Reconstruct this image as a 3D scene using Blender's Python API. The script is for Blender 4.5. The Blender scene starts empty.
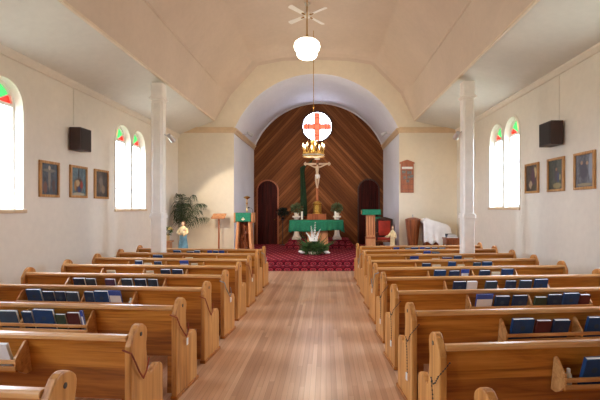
import bpy, bmesh, math, random
from mathutils import Vector, Matrix, Euler
R = math.radians
PI = math.pi
sc = bpy.context.scene
col = sc.collection
random.seed(7)

# ------------------------------------------------------------------ materials
def newmat(name):
    m = bpy.data.materials.new(name); m.use_nodes = True
    nt = m.node_tree
    for n in list(nt.nodes): nt.nodes.remove(n)
    out = nt.nodes.new('ShaderNodeOutputMaterial')
    b = nt.nodes.new('ShaderNodeBsdfPrincipled')
    nt.links.new(b.outputs[0], out.inputs[0])
    return m, nt, b, out

def lin(c):
    def f(v):
        v /= 255.0
        return v/12.92 if v <= .04045 else ((v+.055)/1.055)**2.4
    return (f(c[0]), f(c[1]), f(c[2]), 1)

def ramp(nt, fac, stops, interp='LINEAR'):
    r = nt.nodes.new('ShaderNodeValToRGB'); r.color_ramp.interpolation = interp
    e = r.color_ramp.elements
    while len(e) < len(stops): e.new(.5)
    for k, (p, c) in enumerate(stops): e[k].position = p; e[k].color = lin(c)
    nt.links.new(fac, r.inputs[0]); return r.outputs[0]

def math_(nt, op, a, b=None, c=None):
    n = nt.nodes.new('ShaderNodeMath'); n.operation = op
    for k, v in enumerate((a, b, c)):
        if v is None: continue
        if isinstance(v, (int, float)): n.inputs[k].default_value = v
        else: nt.links.new(v, n.inputs[k])
    return n.outputs[0]

def coords(nt, scale=(1, 1, 1), which='Object', jitter=True):
    tc = nt.nodes.new('ShaderNodeTexCoord'); mp = nt.nodes.new('ShaderNodeMapping')
    mp.inputs['Scale'].default_value = scale
    nt.links.new(tc.outputs[which], mp.inputs[0])
    if jitter:
        oi = nt.nodes.new('ShaderNodeObjectInfo')
        mu = math_(nt, 'MULTIPLY', oi.outputs['Random'], 37.0)
        nt.links.new(mu, mp.inputs['Location'])
    return mp.outputs[0]

def noise(nt, vec, scale, detail=3, rough=.5, dist=0):
    n = nt.nodes.new('ShaderNodeTexNoise')
    n.inputs['Scale'].default_value = scale; n.inputs['Detail'].default_value = detail
    n.inputs['Roughness'].default_value = rough; n.inputs['Distortion'].default_value = dist
    nt.links.new(vec, n.inputs['Vector']); return n.outputs[0]

def bump(nt, b, h, strength=.2, dist=.01):
    n = nt.nodes.new('ShaderNodeBump'); n.inputs['Strength'].default_value = strength
    n.inputs['Distance'].default_value = dist
    nt.links.new(h, n.inputs['Height']); nt.links.new(n.outputs[0], b.inputs['Normal'])

def plain(name, c, rough=.5, metal=0, var=.06, scale=6, spec=.5, bstr=.05):
    m, nt, b, o = newmat(name)
    f = noise(nt, coords(nt), scale, 4)
    lo = tuple(v*(1-var) for v in c); hi = tuple(min(255, v*(1+var)) for v in c)
    nt.links.new(ramp(nt, f, [(.3, lo), (.7, hi)]), b.inputs['Base Color'])
    b.inputs['Roughness'].default_value = rough; b.inputs['Metallic'].default_value = metal
    b.inputs['Specular IOR Level'].default_value = spec
    if bstr: bump(nt, b, f, bstr, .004)
    return m

def wood(name, dark, mid, light, axis=0, rough=.35, fine=1.0, spec=.5):
    """grain runs along the given object axis"""
    m, nt, b, o = newmat(name)
    s = [9*fine]*3; s[axis] = .55*fine
    v = coords(nt, tuple(s))
    n1 = noise(nt, v, 1.6, 6, .6, .8)
    s2 = [60*fine]*3; s2[axis] = 2.2*fine
    n2 = noise(nt, coords(nt, tuple(s2)), 1.0, 3, .6)
    f = math_(nt, 'ADD', math_(nt, 'MULTIPLY', n1, .75), math_(nt, 'MULTIPLY', n2, .25))
    nt.links.new(ramp(nt, f, [(.36, dark), (.5, mid), (.64, light)]), b.inputs['Base Color'])
    b.inputs['Roughness'].default_value = rough
    b.inputs['Specular IOR Level'].default_value = spec
    bump(nt, b, f, .06, .003)
    return m

def emit(name, c, strength, var=0):
    m, nt, b, o = newmat(name)
    b.inputs['Base Color'].default_value = lin(c)
    b.inputs['Roughness'].default_value = .25
    b.inputs['Emission Strength'].default_value = strength
    if var:
        f = noise(nt, coords(nt), 14, 3)
        nt.links.new(ramp(nt, f, [(.3, tuple(v*(1-var) for v in c)), (.7, c)]), b.inputs['Emission Color'])
    else:
        b.inputs['Emission Color'].default_value = lin(c)
    return m

M = {}
def plaster(name, c, var=.025):
    m, nt, b, o = newmat(name)
    v = coords(nt, jitter=False)
    f = math_(nt, 'ADD', math_(nt, 'MULTIPLY', noise(nt, v, .7, 4), .7), math_(nt, 'MULTIPLY', noise(nt, v, 9, 3), .3))
    lo = tuple(x*(1-var) for x in c); hi = tuple(min(255, x*(1+var)) for x in c)
    nt.links.new(ramp(nt, f, [(.35, lo), (.65, hi)]), b.inputs['Base Color'])
    b.inputs['Roughness'].default_value = .75
    b.inputs['Specular IOR Level'].default_value = .2
    bump(nt, b, noise(nt, v, 40, 3), .04, .004)
    return m
M['wall'] = plaster('cream_wall_paint', (228, 221, 208))
M['vault'] = plaster('vault_paint', (212, 196, 180))
M['side_ceiling'] = plaster('aisle_ceiling_paint', (216, 214, 206))
M['front'] = plaster('front_wall_paint', (230, 220, 200))
M['chancel'] = plaster('chancel_paint', (222, 223, 230))
M['trim'] = plain('trim_paint', (222, 206, 184), .5, var=.03)
M['tan_trim'] = plain('tan_trim_paint', (214, 188, 152), .5, var=.03)
M['column'] = plain('column_paint', (246, 243, 236), .4, var=.02)
M['reveal'] = plain('window_white', (242, 238, 230), .5, var=.02)
M['oak_x'] = wood('honey_oak_long', (142, 80, 22), (188, 118, 40), (208, 140, 60), 0, .36)
M['oak_z'] = wood('honey_oak_upright', (158, 98, 42), (196, 134, 68), (214, 158, 92), 2, .36)
M['oak_rail'] = wood('honey_oak_rail', (164, 108, 54), (202, 146, 86), (220, 170, 112), 0, .3)
M['oak_dark'] = wood('honey_oak_dark', (122, 64, 16), (164, 96, 32), (186, 116, 44), 0, .4)  # darker oak tone for lower boards, supports and foot rails
M['light_wood'] = wood('pale_varnished_wood', (176, 110, 66), (206, 142, 94), (224, 166, 118), 2, .4)
M['red_wood'] = wood('reddish_wood', (128, 62, 30), (164, 88, 46), (186, 110, 62), 2, .4)
M['brown_wood'] = wood('brown_wood', (92, 46, 20), (132, 70, 34), (156, 90, 48), 2, .35)
M['dark_wood'] = wood('dark_wood', (40, 20, 12), (62, 32, 20), (84, 46, 28), 2, .4)
M['frame_wood'] = wood('picture_frame_wood', (146, 98, 48), (184, 134, 76), (206, 160, 104), 2, .4, 3)
M['door'] = wood('mahogany_door', (30, 6, 5), (58, 14, 10), (80, 22, 16), 2, .6, spec=.15)
M['navy'] = plain('navy_cloth', (28, 52, 84), .55, var=.12)
M['blue'] = plain('blue_cloth', (26, 66, 112), .5, var=.1)
M['slate'] = plain('slate_cloth', (52, 70, 88), .6, var=.15)
M['maroon'] = plain('maroon_cloth', (84, 34, 32), .55, var=.12)
M['green_cover'] = plain('dark_green_cloth', (48, 66, 48), .6, var=.12)
M['purple'] = plain('purple_cloth', (84, 62, 100), .6, var=.12)
M['cream_paper'] = plain('cream_paper', (226, 212, 180), .7, var=.04)
M['paper'] = plain('white_paper', (232, 230, 226), .7, var=.04)
M['print_blue'] = plain('printed_blue', (52, 76, 150), .6, var=.2)
M['green_cloth'] = plain('altar_green_cloth', (16, 116, 84), .75, var=.1, scale=20)
M['drape_green'] = plain('dark_green_drape', (22, 50, 24), .85, var=.2, scale=14)
M['white_cloth'] = plain('white_linen', (238, 238, 238), .85, var=.03)
M['brass'] = plain('brass', (212, 172, 88), .25, 1, .08, 20)
M['gold'] = plain('gilt', (206, 164, 84), .35, .8, .2, 30)
M['black'] = plain('black_metal', (24, 24, 26), .45, var=.1)
M['grille'] = plain('speaker_grille', (40, 32, 30), .8, var=.3, scale=120)
M['speaker_box'] = plain('speaker_box_wood', (58, 36, 30), .5, var=.12)
M['steel'] = plain('brushed_steel', (196, 196, 198), .3, .7, .05)
M['wax'] = plain('candle_wax', (244, 238, 222), .5, var=.02)
M['marble'] = plain('white_plaster_stone', (232, 222, 206), .5, var=.05)
M['leaf'] = plain('leaf_green', (58, 86, 40), .55, var=.35, scale=9)
M['palm'] = plain('palm_green', (50, 66, 38), .5, var=.4, scale=7)
M['bush'] = plain('grey_green_leaf', (78, 92, 58), .6, var=.35, scale=12)
M['dark_leaf'] = plain('blackish_leaf', (22, 34, 26), .5, var=.3, scale=12)
M['petal'] = plain('white_petal', (244, 242, 236), .6, var=.04)
M['yellow_petal'] = plain('pale_yellow_petal', (238, 214, 130), .6, var=.1)
M['terracotta'] = plain('pot_grey', (126, 116, 108), .7, var=.1)
M['skin'] = plain('painted_skin', (226, 190, 158), .5, var=.05)
M['ivory'] = plain('ivory_figure', (206, 182, 156), .5, var=.06)
M['robe_blue'] = plain('robe_blue', (112, 160, 178), .6, var=.15)
M['robe_cream'] = plain('robe_cream', (232, 208, 158), .6, var=.1)
M['hair'] = plain('painted_hair', (110, 74, 44), .6, var=.1)
M['red_fabric'] = plain('red_upholstery', (176, 52, 34), .7, var=.12)
M['carpet_red'] = plain('carpet_red', (120, 24, 34), .9, var=.2)
M['cord_brown'] = plain('brown_cord', (140, 62, 34), .7, var=.15)
M['cord_grey'] = plain('grey_cord', (128, 136, 138), .6, var=.2)
M['cord_black'] = plain('black_beads', (40, 34, 32), .4, var=.2)
M['plate'] = plain('dark_metal_disc', (96, 92, 92), .4, .6, .1)
M['placard'] = plain('grey_placard', (108, 104, 98), .6, var=.3, scale=40)
M['red_lamp'] = plain('ruby_glass', (120, 20, 18), .2, var=.1)

def clear_glass():
    m, nt, b, o = newmat('clear_window_glass')
    tr = nt.nodes.new('ShaderNodeBsdfTransparent'); tr.inputs[0].default_value = (.95, .97, 1, 1)
    b.inputs['Base Color'].default_value = (.9, .95, 1, 1); b.inputs['Roughness'].default_value = .05
    mx = nt.nodes.new('ShaderNodeMixShader'); mx.inputs[0].default_value = .06
    nt.links.new(tr.outputs[0], mx.inputs[1]); nt.links.new(b.outputs[0], mx.inputs[2]); nt.links.new(mx.outputs[0], o.inputs[0])
    return m
M['sky_pane'] = clear_glass()
M['far_pane'] = emit('daylit_far_pane', (222, 232, 255), 11.0, .12)
M['glass_red'] = emit('stained_red', (236, 44, 30), .9, .25)
M['glass_green'] = emit('stained_green', (70, 206, 110), .9, .25)
M['glass_amber'] = emit('stained_amber', (240, 220, 150), .7, .25)
M['glass_cross'] = emit('stained_cross', (238, 112, 82), 1.0, .22)
M['globe'] = emit('opal_globe', (255, 244, 226), 4.0)
M['flame'] = emit('lit_candle_bulb', (255, 226, 170), 5.0)

def floor_mat():
    m, nt, b, o = newmat('strip_floor')
    tc = nt.nodes.new('ShaderNodeTexCoord')
    sp = nt.nodes.new('ShaderNodeSeparateXYZ'); nt.links.new(tc.outputs['Object'], sp.inputs[0])
    u = math_(nt, 'DIVIDE', sp.outputs[0], .052)
    idx = math_(nt, 'FLOOR', u)
    w1 = nt.nodes.new('ShaderNodeTexWhiteNoise'); w1.noise_dimensions = '1D'; nt.links.new(idx, w1.inputs['W'])
    yoff = math_(nt, 'ADD', math_(nt, 'DIVIDE', sp.outputs[1], 1.9), math_(nt, 'MULTIPLY', w1.outputs[0], 9))
    cell = math_(nt, 'ADD', math_(nt, 'MULTIPLY', idx, 13.7), math_(nt, 'FLOOR', yoff))
    w2 = nt.nodes.new('ShaderNodeTexWhiteNoise'); w2.noise_dimensions = '1D'; nt.links.new(cell, w2.inputs['W'])
    g = noise(nt, coords(nt, (30, 1.2, 1), jitter=False), 1.2, 5, .6)
    f = math_(nt, 'ADD', math_(nt, 'MULTIPLY', w2.outputs[0], .5), math_(nt, 'MULTIPLY', g, .5))
    c = ramp(nt, f, [(.15, (176, 128, 94)), (.5, (202, 156, 120)), (.85, (222, 184, 150))])
    fr = math_(nt, 'FRACT', u)
    edge = math_(nt, 'LESS_THAN', math_(nt, 'MINIMUM', fr, math_(nt, 'SUBTRACT', 1.0, fr)), .03)
    mx = nt.nodes.new('ShaderNodeMixRGB'); mx.inputs[2].default_value = lin((140, 88, 58))
    nt.links.new(math_(nt, 'MULTIPLY', edge, .6), mx.inputs[0]); nt.links.new(c, mx.inputs[1])
    nt.links.new(mx.outputs[0], b.inputs['Base Color'])
    b.inputs['Roughness'].default_value = .31
    b.inputs['Specular IOR Level'].default_value = .85
    bump(nt, b, math_(nt, 'SUBTRACT', g, math_(nt, 'MULTIPLY', edge, .6)), .05, .003)
    return m
M['floor'] = floor_mat()

def plank_mat():
    m, nt, b, o = newmat('diagonal_planks')
    tc = nt.nodes.new('ShaderNodeTexCoord')
    sp = nt.nodes.new('ShaderNodeSeparateXYZ'); nt.links.new(tc.outputs['Object'], sp.inputs[0])
    ax = math_(nt, 'ABSOLUTE', math_(nt, 'ADD', sp.outputs[0], .32))
    side = math_(nt, 'GREATER_THAN', math_(nt, 'ADD', sp.outputs[0], .32), 0)
    d = math_(nt, 'MULTIPLY', math_(nt, 'ADD', sp.outputs[2], math_(nt, 'MULTIPLY', ax, 1.08)), .69)
    a = math_(nt, 'MULTIPLY', math_(nt, 'SUBTRACT', sp.outputs[2], ax), .7)
    u = math_(nt, 'DIVIDE', d, .105)
    idx = math_(nt, 'ADD', math_(nt, 'FLOOR', u), math_(nt, 'MULTIPLY', side, 53.3))
    w = nt.nodes.new('ShaderNodeTexWhiteNoise'); w.noise_dimensions = '1D'; nt.links.new(idx, w.inputs['W'])
    cx = nt.nodes.new('ShaderNodeCombineXYZ')
    nt.links.new(math_(nt, 'MULTIPLY', d, 14), cx.inputs[0]); nt.links.new(math_(nt, 'MULTIPLY', a, 1.1), cx.inputs[1]); nt.links.new(idx, cx.inputs[2])
    g = noise(nt, cx.outputs[0], 1.4, 5, .6)
    f = math_(nt, 'ADD', math_(nt, 'MULTIPLY', w.outputs[0], .5), math_(nt, 'MULTIPLY', g, .5))
    c = ramp(nt, f, [(.15, (88, 46, 20)), (.5, (120, 70, 34)), (.85, (156, 100, 58))])
    fr = math_(nt, 'FRACT', u)
    edge = math_(nt, 'LESS_THAN', math_(nt, 'MINIMUM', fr, math_(nt, 'SUBTRACT', 1.0, fr)), .05)
    mx = nt.nodes.new('ShaderNodeMixRGB'); mx.inputs[2].default_value = lin((58, 26, 14))
    nt.links.new(math_(nt, 'MULTIPLY', edge, .8), mx.inputs[0]); nt.links.new(c, mx.inputs[1])
    nt.links.new(mx.outputs[0], b.inputs['Base Color'])
    b.inputs['Roughness'].default_value = .6; b.inputs['Specular IOR Level'].default_value = .2
    bump(nt, b, math_(nt, 'SUBTRACT', 1.0, edge), .4, .01)
    return m
M['planks'] = plank_mat()

def carpet_mat():
    m, nt, b, o = newmat('patterned_carpet')
    tc = nt.nodes.new('ShaderNodeTexCoord')
    sp = nt.nodes.new('ShaderNodeSeparateXYZ'); nt.links.new(tc.outputs['Object'], sp.inputs[0])
    x = sp.outputs[0]; yz = math_(nt, 'ADD', sp.outputs[1], sp.outputs[2])
    def cellpat(px, py, sx):
        a = math_(nt, 'SUBTRACT', math_(nt, 'FRACT', math_(nt, 'DIVIDE', x, px)), .5)
        c = math_(nt, 'SUBTRACT', math_(nt, 'FRACT', math_(nt, 'DIVIDE', yz, py)), .5)
        return math_(nt, 'SQRT', math_(nt, 'ADD', math_(nt, 'MULTIPLY', a, a), math_(nt, 'MULTIPLY', c, c)))
    r = cellpat(.24, .135, 1)
    c1 = ramp(nt, r, [(.0, (226, 130, 130)), (.12, (90, 22, 32)), (.2, (180, 58, 70)), (.34, (204, 78, 90)), (.42, (56, 14, 22)), (.58, (150, 38, 54))])
    ua = math_(nt, 'ABSOLUTE', math_(nt, 'SUBTRACT', math_(nt, 'FRACT', math_(nt, 'DIVIDE', math_(nt, 'ADD', x, math_(nt, 'MULTIPLY', sp.outputs[1], .4)), .2)), .5))
    ub = math_(nt, 'ABSOLUTE', math_(nt, 'SUBTRACT', math_(nt, 'FRACT', math_(nt, 'DIVIDE', math_(nt, 'SUBTRACT', x, math_(nt, 'MULTIPLY', sp.outputs[1], .4)), .2)), .5))
    c2 = ramp(nt, math_(nt, 'MAXIMUM', ua, ub), [(.08, (214, 120, 124)), (.2, (140, 38, 52)), (.38, (176, 60, 74)), (.44, (92, 22, 34)), (.5, (70, 18, 28))])
    ge = nt.nodes.new('ShaderNodeNewGeometry'); sn = nt.nodes.new('ShaderNodeSeparateXYZ'); nt.links.new(ge.outputs['Normal'], sn.inputs[0])
    ms = nt.nodes.new('ShaderNodeMixRGB'); nt.links.new(math_(nt, 'GREATER_THAN', sn.outputs[2], .6), ms.inputs[0])
    nt.links.new(c1, ms.inputs[1]); nt.links.new(c2, ms.inputs[2]); c = ms.outputs[0]
    n = noise(nt, coords(nt, jitter=False), 60, 3)
    mx = nt.nodes.new('ShaderNodeMixRGB'); mx.blend_type = 'MULTIPLY'; mx.inputs[0].default_value = .5
    nt.links.new(c, mx.inputs[1]); nt.links.new(ramp(nt, n, [(.3, (150, 150, 150)), (.7, (255, 255, 255))]), mx.inputs[2])
    nt.links.new(mx.outputs[0], b.inputs['Base Color'])
    b.inputs['Roughness'].default_value = .95; b.inputs['Specular IOR Level'].default_value = .1
    bump(nt, b, n, .3, .004)
    return m
M['carpet'] = carpet_mat()

def painting_mat(name, base, base2, spots):
    """oil painting: mottled ground plus soft coloured figures given as (x, z, rx, rz, colour) in picture units -1..1"""
    m, nt, b, o = newmat(name)
    tc = nt.nodes.new('ShaderNodeTexCoord')
    sp = nt.nodes.new('ShaderNodeSeparateXYZ'); nt.links.new(tc.outputs['Generated'], sp.inputs[0])
    gx = math_(nt, 'SUBTRACT', math_(nt, 'MULTIPLY', sp.outputs[1], 2), 1)
    gz = math_(nt, 'SUBTRACT', math_(nt, 'MULTIPLY', sp.outputs[2], 2), 1)
    n = noise(nt, tc.outputs['Generated'], 5, 5, .65)
    cur = ramp(nt, n, [(.32, base), (.66, base2)])
    nd = math_(nt, 'MULTIPLY', math_(nt, 'SUBTRACT', noise(nt, tc.outputs['Generated'], 9, 3), .5), .5)
    for (cx, cz, rx, rz, c) in spots:
        a = math_(nt, 'DIVIDE', math_(nt, 'SUBTRACT', gx, cx), rx); d = math_(nt, 'DIVIDE', math_(nt, 'SUBTRACT', gz, cz), rz)
        r = math_(nt, 'ADD', math_(nt, 'SQRT', math_(nt, 'ADD', math_(nt, 'MULTIPLY', a, a), math_(nt, 'MULTIPLY', d, d))), nd)
        mr = nt.nodes.new('ShaderNodeMapRange'); mr.inputs[1].default_value = .75; mr.inputs[2].default_value = 1.15
        mr.inputs[3].default_value = 1; mr.inputs[4].default_value = 0
        nt.links.new(r, mr.inputs[0])
        mx = nt.nodes.new('ShaderNodeMixRGB'); nt.links.new(mr.outputs[0], mx.inputs[0]); nt.links.new(cur, mx.inputs[1])
        mx.inputs[2].default_value = lin(c); cur = mx.outputs[0]
    nt.links.new(cur, b.inputs['Base Color']); b.inputs['Roughness'].default_value = .4
    return m

# ------------------------------------------------------------------ mesh builder
class MB:
    def __init__(s): s.v = []; s.f = []; s.m = Matrix.Identity(4)
    def add(s, vs, fs):
        o = len(s.v); s.v += [tuple(s.m @ Vector(p)) for p in vs]; s.f += [tuple(o+i for i in f) for f in fs]; return s
    def box(s, x0, x1, y0, y1, z0, z1):
        return s.add([(x0,y0,z0),(x1,y0,z0),(x1,y1,z0),(x0,y1,z0),(x0,y0,z1),(x1,y0,z1),(x1,y1,z1),(x0,y1,z1)],
                     [(0,3,2,1),(4,5,6,7),(0,1,5,4),(1,2,6,5),(2,3,7,6),(3,0,4,7)])
    def prism(s, pts, axis, a0, a1):
        n = len(pts)
        def P(p, a):
            return (a, p[0], p[1]) if axis == 0 else ((p[0], a, p[1]) if axis == 1 else (p[0], p[1], a))
        return s.add([P(p, a0) for p in pts]+[P(p, a1) for p in pts],
                     [tuple(range(n-1, -1, -1)), tuple(range(n, 2*n))]+[(i, (i+1) % n, n+(i+1) % n, n+i) for i in range(n)])
    def lathe(s, prof, seg=20, c=(0, 0, 0), sx=1, sy=1, rot=0):
        vs = []; fs = []; n = len(prof)
        for (r, z) in prof:
            for k in range(seg):
                a = 2*PI*k/seg+rot; vs.append((c[0]+r*sx*math.cos(a), c[1]+r*sy*math.sin(a), c[2]+z))
        for i in range(n-1):
            for k in range(seg):
                k2 = (k+1) % seg; fs.append((i*seg+k, i*seg+k2, (i+1)*seg+k2, (i+1)*seg+k))
        fs.append(tuple(range(seg-1, -1, -1))); fs.append(tuple((n-1)*seg+k for k in range(seg)))
        return s.add(vs, fs)
    def tube(s, pts, r, seg=8):
        pts = [Vector(p) for p in pts]; n = len(pts)
        rs = r if isinstance(r, (list, tuple)) else [r]*n
        vs = []; fs = []; up = Vector((0, 0, 1))
        prev = None
        for i, p in enumerate(pts):
            t = (pts[min(i+1, n-1)]-pts[max(i-1, 0)]).normalized()
            if prev is None:
                a = t.cross(up)
                if a.length < 1e-3: a = t.cross(Vector((1, 0, 0)))
            else:
                a = prev-t*prev.dot(t)
            a.normalize(); prev = a; b = t.cross(a)
            for k in range(seg):
                th = 2*PI*k/seg; vs.append(tuple(p+(a*math.cos(th)+b*math.sin(th))*rs[i]))
        for i in range(n-1):
            for k in range(seg):
                k2 = (k+1) % seg; fs.append((i*seg+k, i*seg+k2, (i+1)*seg+k2, (i+1)*seg+k))
        fs.append(tuple(range(seg-1, -1, -1))); fs.append(tuple((n-1)*seg+k for k in range(seg)))
        return s.add(vs, fs)
    def ball(s, c, r, seg=12, rings=8):
        if not isinstance(r, (list, tuple)): r = (r, r, r)
        prof = [(math.sin(PI*i/rings), -math.cos(PI*i/rings)) for i in range(rings+1)]
        vs = []; fs = []
        for (q, z) in prof[1:-1]:
            for k in range(seg):
                a = 2*PI*k/seg; vs.append((c[0]+r[0]*q*math.cos(a), c[1]+r[1]*q*math.sin(a), c[2]+r[2]*z))
        m = rings-1; b = len(vs); vs += [(c[0], c[1], c[2]-r[2]), (c[0], c[1], c[2]+r[2])]
        for i in range(m-1):
            for k in range(seg):
                k2 = (k+1) % seg; fs.append((i*seg+k, i*seg+k2, (i+1)*seg+k2, (i+1)*seg+k))
        for k in range(seg):
            k2 = (k+1) % seg; fs.append((b, k2, k)); fs.append((b+1, (m-1)*seg+k, (m-1)*seg+k2))
        return s.add(vs, fs)
    def grid(s, fn, nu, nv):
        vs = [fn(i/nu, j/nv) for i in range(nu+1) for j in range(nv+1)]
        return s.add(vs, [(i*(nv+1)+j, (i+1)*(nv+1)+j, (i+1)*(nv+1)+j+1, i*(nv+1)+j+1) for i in range(nu) for j in range(nv)])
    def build(s, name, mat, parent=None, smooth=False, bevel=0, loc=(0, 0, 0), rz=0, solid=0):
        me = bpy.data.meshes.new(name); me.from_pydata(s.v, [], s.f)
        bm = bmesh.new(); bm.from_mesh(me); bmesh.ops.recalc_face_normals(bm, faces=bm.faces)
        bm.to_mesh(me); bm.free()
        if smooth:
            for p in me.polygons: p.use_smooth = True
            me.set_sharp_from_angle(angle=R(42))
        o = bpy.data.objects.new(name, me); col.objects.link(o)
        me.materials.append(M[mat] if isinstance(mat, str) else mat)
        if parent is not None: o.parent = parent
        o.location = loc; o.rotation_euler.z = rz
        if solid:
            sm = o.modifiers.new('thickness', 'SOLIDIFY'); sm.thickness = solid; sm.offset = 0
        if bevel:
            bv = o.modifiers.new('bevel', 'BEVEL'); bv.width = bevel; bv.segments = 2; bv.limit_method = 'ANGLE'
        return o

def tag(o, label=None, cat=None, group=None, kind=None):
    if label: o['label'] = label
    if cat: o['category'] = cat
    if group: o['group'] = group
    if kind: o['kind'] = kind
    return o
def thing(name, label, cat, loc=(0, 0, 0), rz=0, group=None):
    o = bpy.data.objects.new(name, None); col.objects.link(o)
    o.location = loc; o.rotation_euler.z = rz; o.empty_display_size = .1
    return tag(o, label, cat, group)
def struct(o, label=None, cat=None):
    return tag(o, label, cat, kind='structure')
def arch_pts(x0, x1, zs, n=16):
    """semicircle from (x1, zs) over to (x0, zs)"""
    c = (x0+x1)/2; r = (x1-x0)/2
    return [(c+r*math.cos(PI*i/n), zs+r*math.sin(PI*i/n)) for i in range(n+1)]

# ------------------------------------------------------------------ the room
XL, XR, YB, YF, YC = -4.75, 4.2, -3.0, 12.84, 16.4
CL, CR = -2.955, 2.345
ZWL, ZWR = 4.09, 4.24
ZW = 4.09
LW = [(-2.6, -1.9), (-1.82, -1.12), (.55, 1.25), (1.33, 2.03), (4.79, 5.49), (5.57, 6.27), (9.03, 9.73), (9.81, 10.51)]  # rearmost pair is unseen, added for light from behind the camera
RW = [(4.18, 4.92), (5.02, 5.75), (8.69, 9.43), (9.52, 10.26)]
SILL_L, SILL_R, SPRING_L, SPRING_R, DEP = 1.73, 1.77, 3.34, 3.44, .17

struct(MB().add([(XL, YB, 0), (XR, YB, 0), (XR, YF, 0), (XL, YF, 0)], [(0, 1, 2, 3)]).build('floor', 'floor'),
       'narrow strip wooden floor running up the aisle', 'floor')

def side_wall(name, X, holes, sgn):
    m = MB(); SPRING = SPRING_L if sgn < 0 else SPRING_R; ZW = ZWL if sgn < 0 else ZWR; SILL = SILL_L if sgn < 0 else SILL_R
    y = YB
    def q(y0, y1, z0, z1): m.add([(X, y0, z0), (X, y1, z0), (X, y1, z1), (X, y0, z1)], [(0, 1, 2, 3)])
    N = 16
    for (a, b) in holes:
        q(y, a, 0, ZW+.05); q(a, b, 0, SILL)
        c = (a+b)/2; r = (b-a)/2
        ys = [c-r*math.cos(PI*i/N) for i in range(N+1)]
        zs = [SPRING+r*math.sin(PI*i/N) for i in range(N+1)]
        for i in range(N):
            m.add([(X, ys[i], zs[i]), (X, ys[i+1], zs[i+1]), (X, ys[i+1], ZW+.05), (X, ys[i], ZW+.05)], [(0, 1, 2, 3)])
        y = b
    q(y, YF, 0, ZW+.05)
    return m.build(name, 'wall')
struct(side_wall('wall_left', XL, LW, -1), 'cream left side wall', 'wall')
struct(side_wall('wall_right', XR, RW, 1), 'cream right side wall', 'wall')

def lancet(k, X, a, b, sgn, sash):
    """window_k: reveal, frame, daylit pane and a stained fan head"""
    root = thing('window_%d' % k, None, None, (X, 0, 0)); struct(root, 'tall round-headed side window with stained glass fan', 'window')
    SPRING = SPRING_L if sgn < 0 else SPRING_R; SILL = SILL_L if sgn < 0 else SILL_R
    N = 16; c = (a+b)/2; r = (b-a)/2
    def outline(inset, zs=SPRING):
        rr = r-inset
        pts = [(a+inset, SILL+inset)]+[(c-rr*math.cos(PI*i/N), zs+rr*math.sin(PI*i/N)) for i in range(N+1)]+[(b-inset, SILL+inset)]
        return pts
    d = DEP*sgn
    o0 = outline(0); n = len(o0)
    m = MB().add([(0, p[0], p[1]) for p in o0]+[(d, p[0], p[1]) for p in o0], [(i, (i+1) % n, n+(i+1) % n, n+i) for i in range(n)])
    m.build('window_reveal', 'reveal', root, True)
    # frame ring
    o1 = outline(.045)
    m = MB()
    vs = [(d-.04*sgn, p[0], p[1]) for p in o0]+[(d-.04*sgn, p[0], p[1]) for p in o1]+[(d+.01*sgn, p[0], p[1]) for p in o0]+[(d+.01*sgn, p[0], p[1]) for p in o1]
    fs = []
    for i in range(n):
        j = (i+1) % n
        fs += [(i, j, n+j, n+i), (2*n+i, 2*n+j, 3*n+j, 3*n+i), (n+i, n+j, 3*n+j, 3*n+i)]
    m.add(vs, fs)
    m.box(min(d-.04*sgn, d), max(d-.04*sgn, d), a+.04, b-.04, SPRING-.025, SPRING+.025)
    if sash: m.box(min(d-.03*sgn, d), max(d-.03*sgn, d), a+.04, b-.04, 2.19, 2.215)
    m.build('window_frame', 'reveal', root)
    MB().box(min(d-.005*sgn, d+.01*sgn), max(d-.005*sgn, d+.01*sgn), a+.04, b-.04, SILL+.04, SPRING-.02).build('pane', 'sky_pane', root)
    pl = bpy.data.lights.new('window_portal', 'AREA'); pl.shape = 'RECTANGLE'; pl.size = SPRING-SILL-.04; pl.size_y = b-a-.08
    pl.cycles.is_portal = True
    po = bpy.data.objects.new('window_portal', pl); col.objects.link(po)
    po.location = (X+d+.012*sgn, c, (SILL+SPRING)/2); po.rotation_euler = (0, R(90)*-sgn*-1, 0)
    # stained fan
    rr = r-.04
    angs = [0, 32, 76, 104, 148, 180]
    for i, mt in enumerate(['glass_red', 'glass_green', 'glass_amber', 'glass_green', 'glass_red']):
        t0, t1 = R(angs[i]), R(angs[i+1])
        pts = [(c, SPRING+.02)]+[(c+rr*math.cos(t0+(t1-t0)*q/6), SPRING+.02+(rr-.02)*math.sin(t0+(t1-t0)*q/6)) for q in range(7)]
        MB().prism(pts, 0, d-.005*sgn, d+.01*sgn).build('stained_pane', mt, root)
    m = MB()
    for t in angs[1:-1]:
        m.tube([(d-.012*sgn, c, SPRING+.02), (d-.012*sgn, c+rr*math.cos(R(t)), SPRING+rr*math.sin(R(t)))], .008, 6)
    m.build('leading', 'reveal', root)
    # casing on the wall face: narrow raised band
    o2 = [(a-.05, SILL-.0)]+[(c-(r+.05)*math.cos(PI*i/N), SPRING+(r+.05)*math.sin(PI*i/N)) for i in range(N+1)]+[(b+.05, SILL-.0)]
    s0 = -.012*sgn
    m = MB().add([(s0, p[0], p[1]) for p in o0]+[(s0, p[0], p[1]) for p in o2]+[(0, p[0], p[1]) for p in o2],
                 [(i, i+1, n+i+1, n+i) for i in range(n-1)]+[(n+i, n+i+1, 2*n+i+1, 2*n+i) for i in range(n-1)])
    m.build('casing', 'wall', root, True)
    return root
k = 0
for X, ws, sgn in ((XL, LW, -1), (XR, RW, 1)):
    for i, (a, b) in enumerate(ws):
        k += 1
        lancet(k, X, a, b, sgn, sgn < 0 and a > 7)
k = 0
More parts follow.
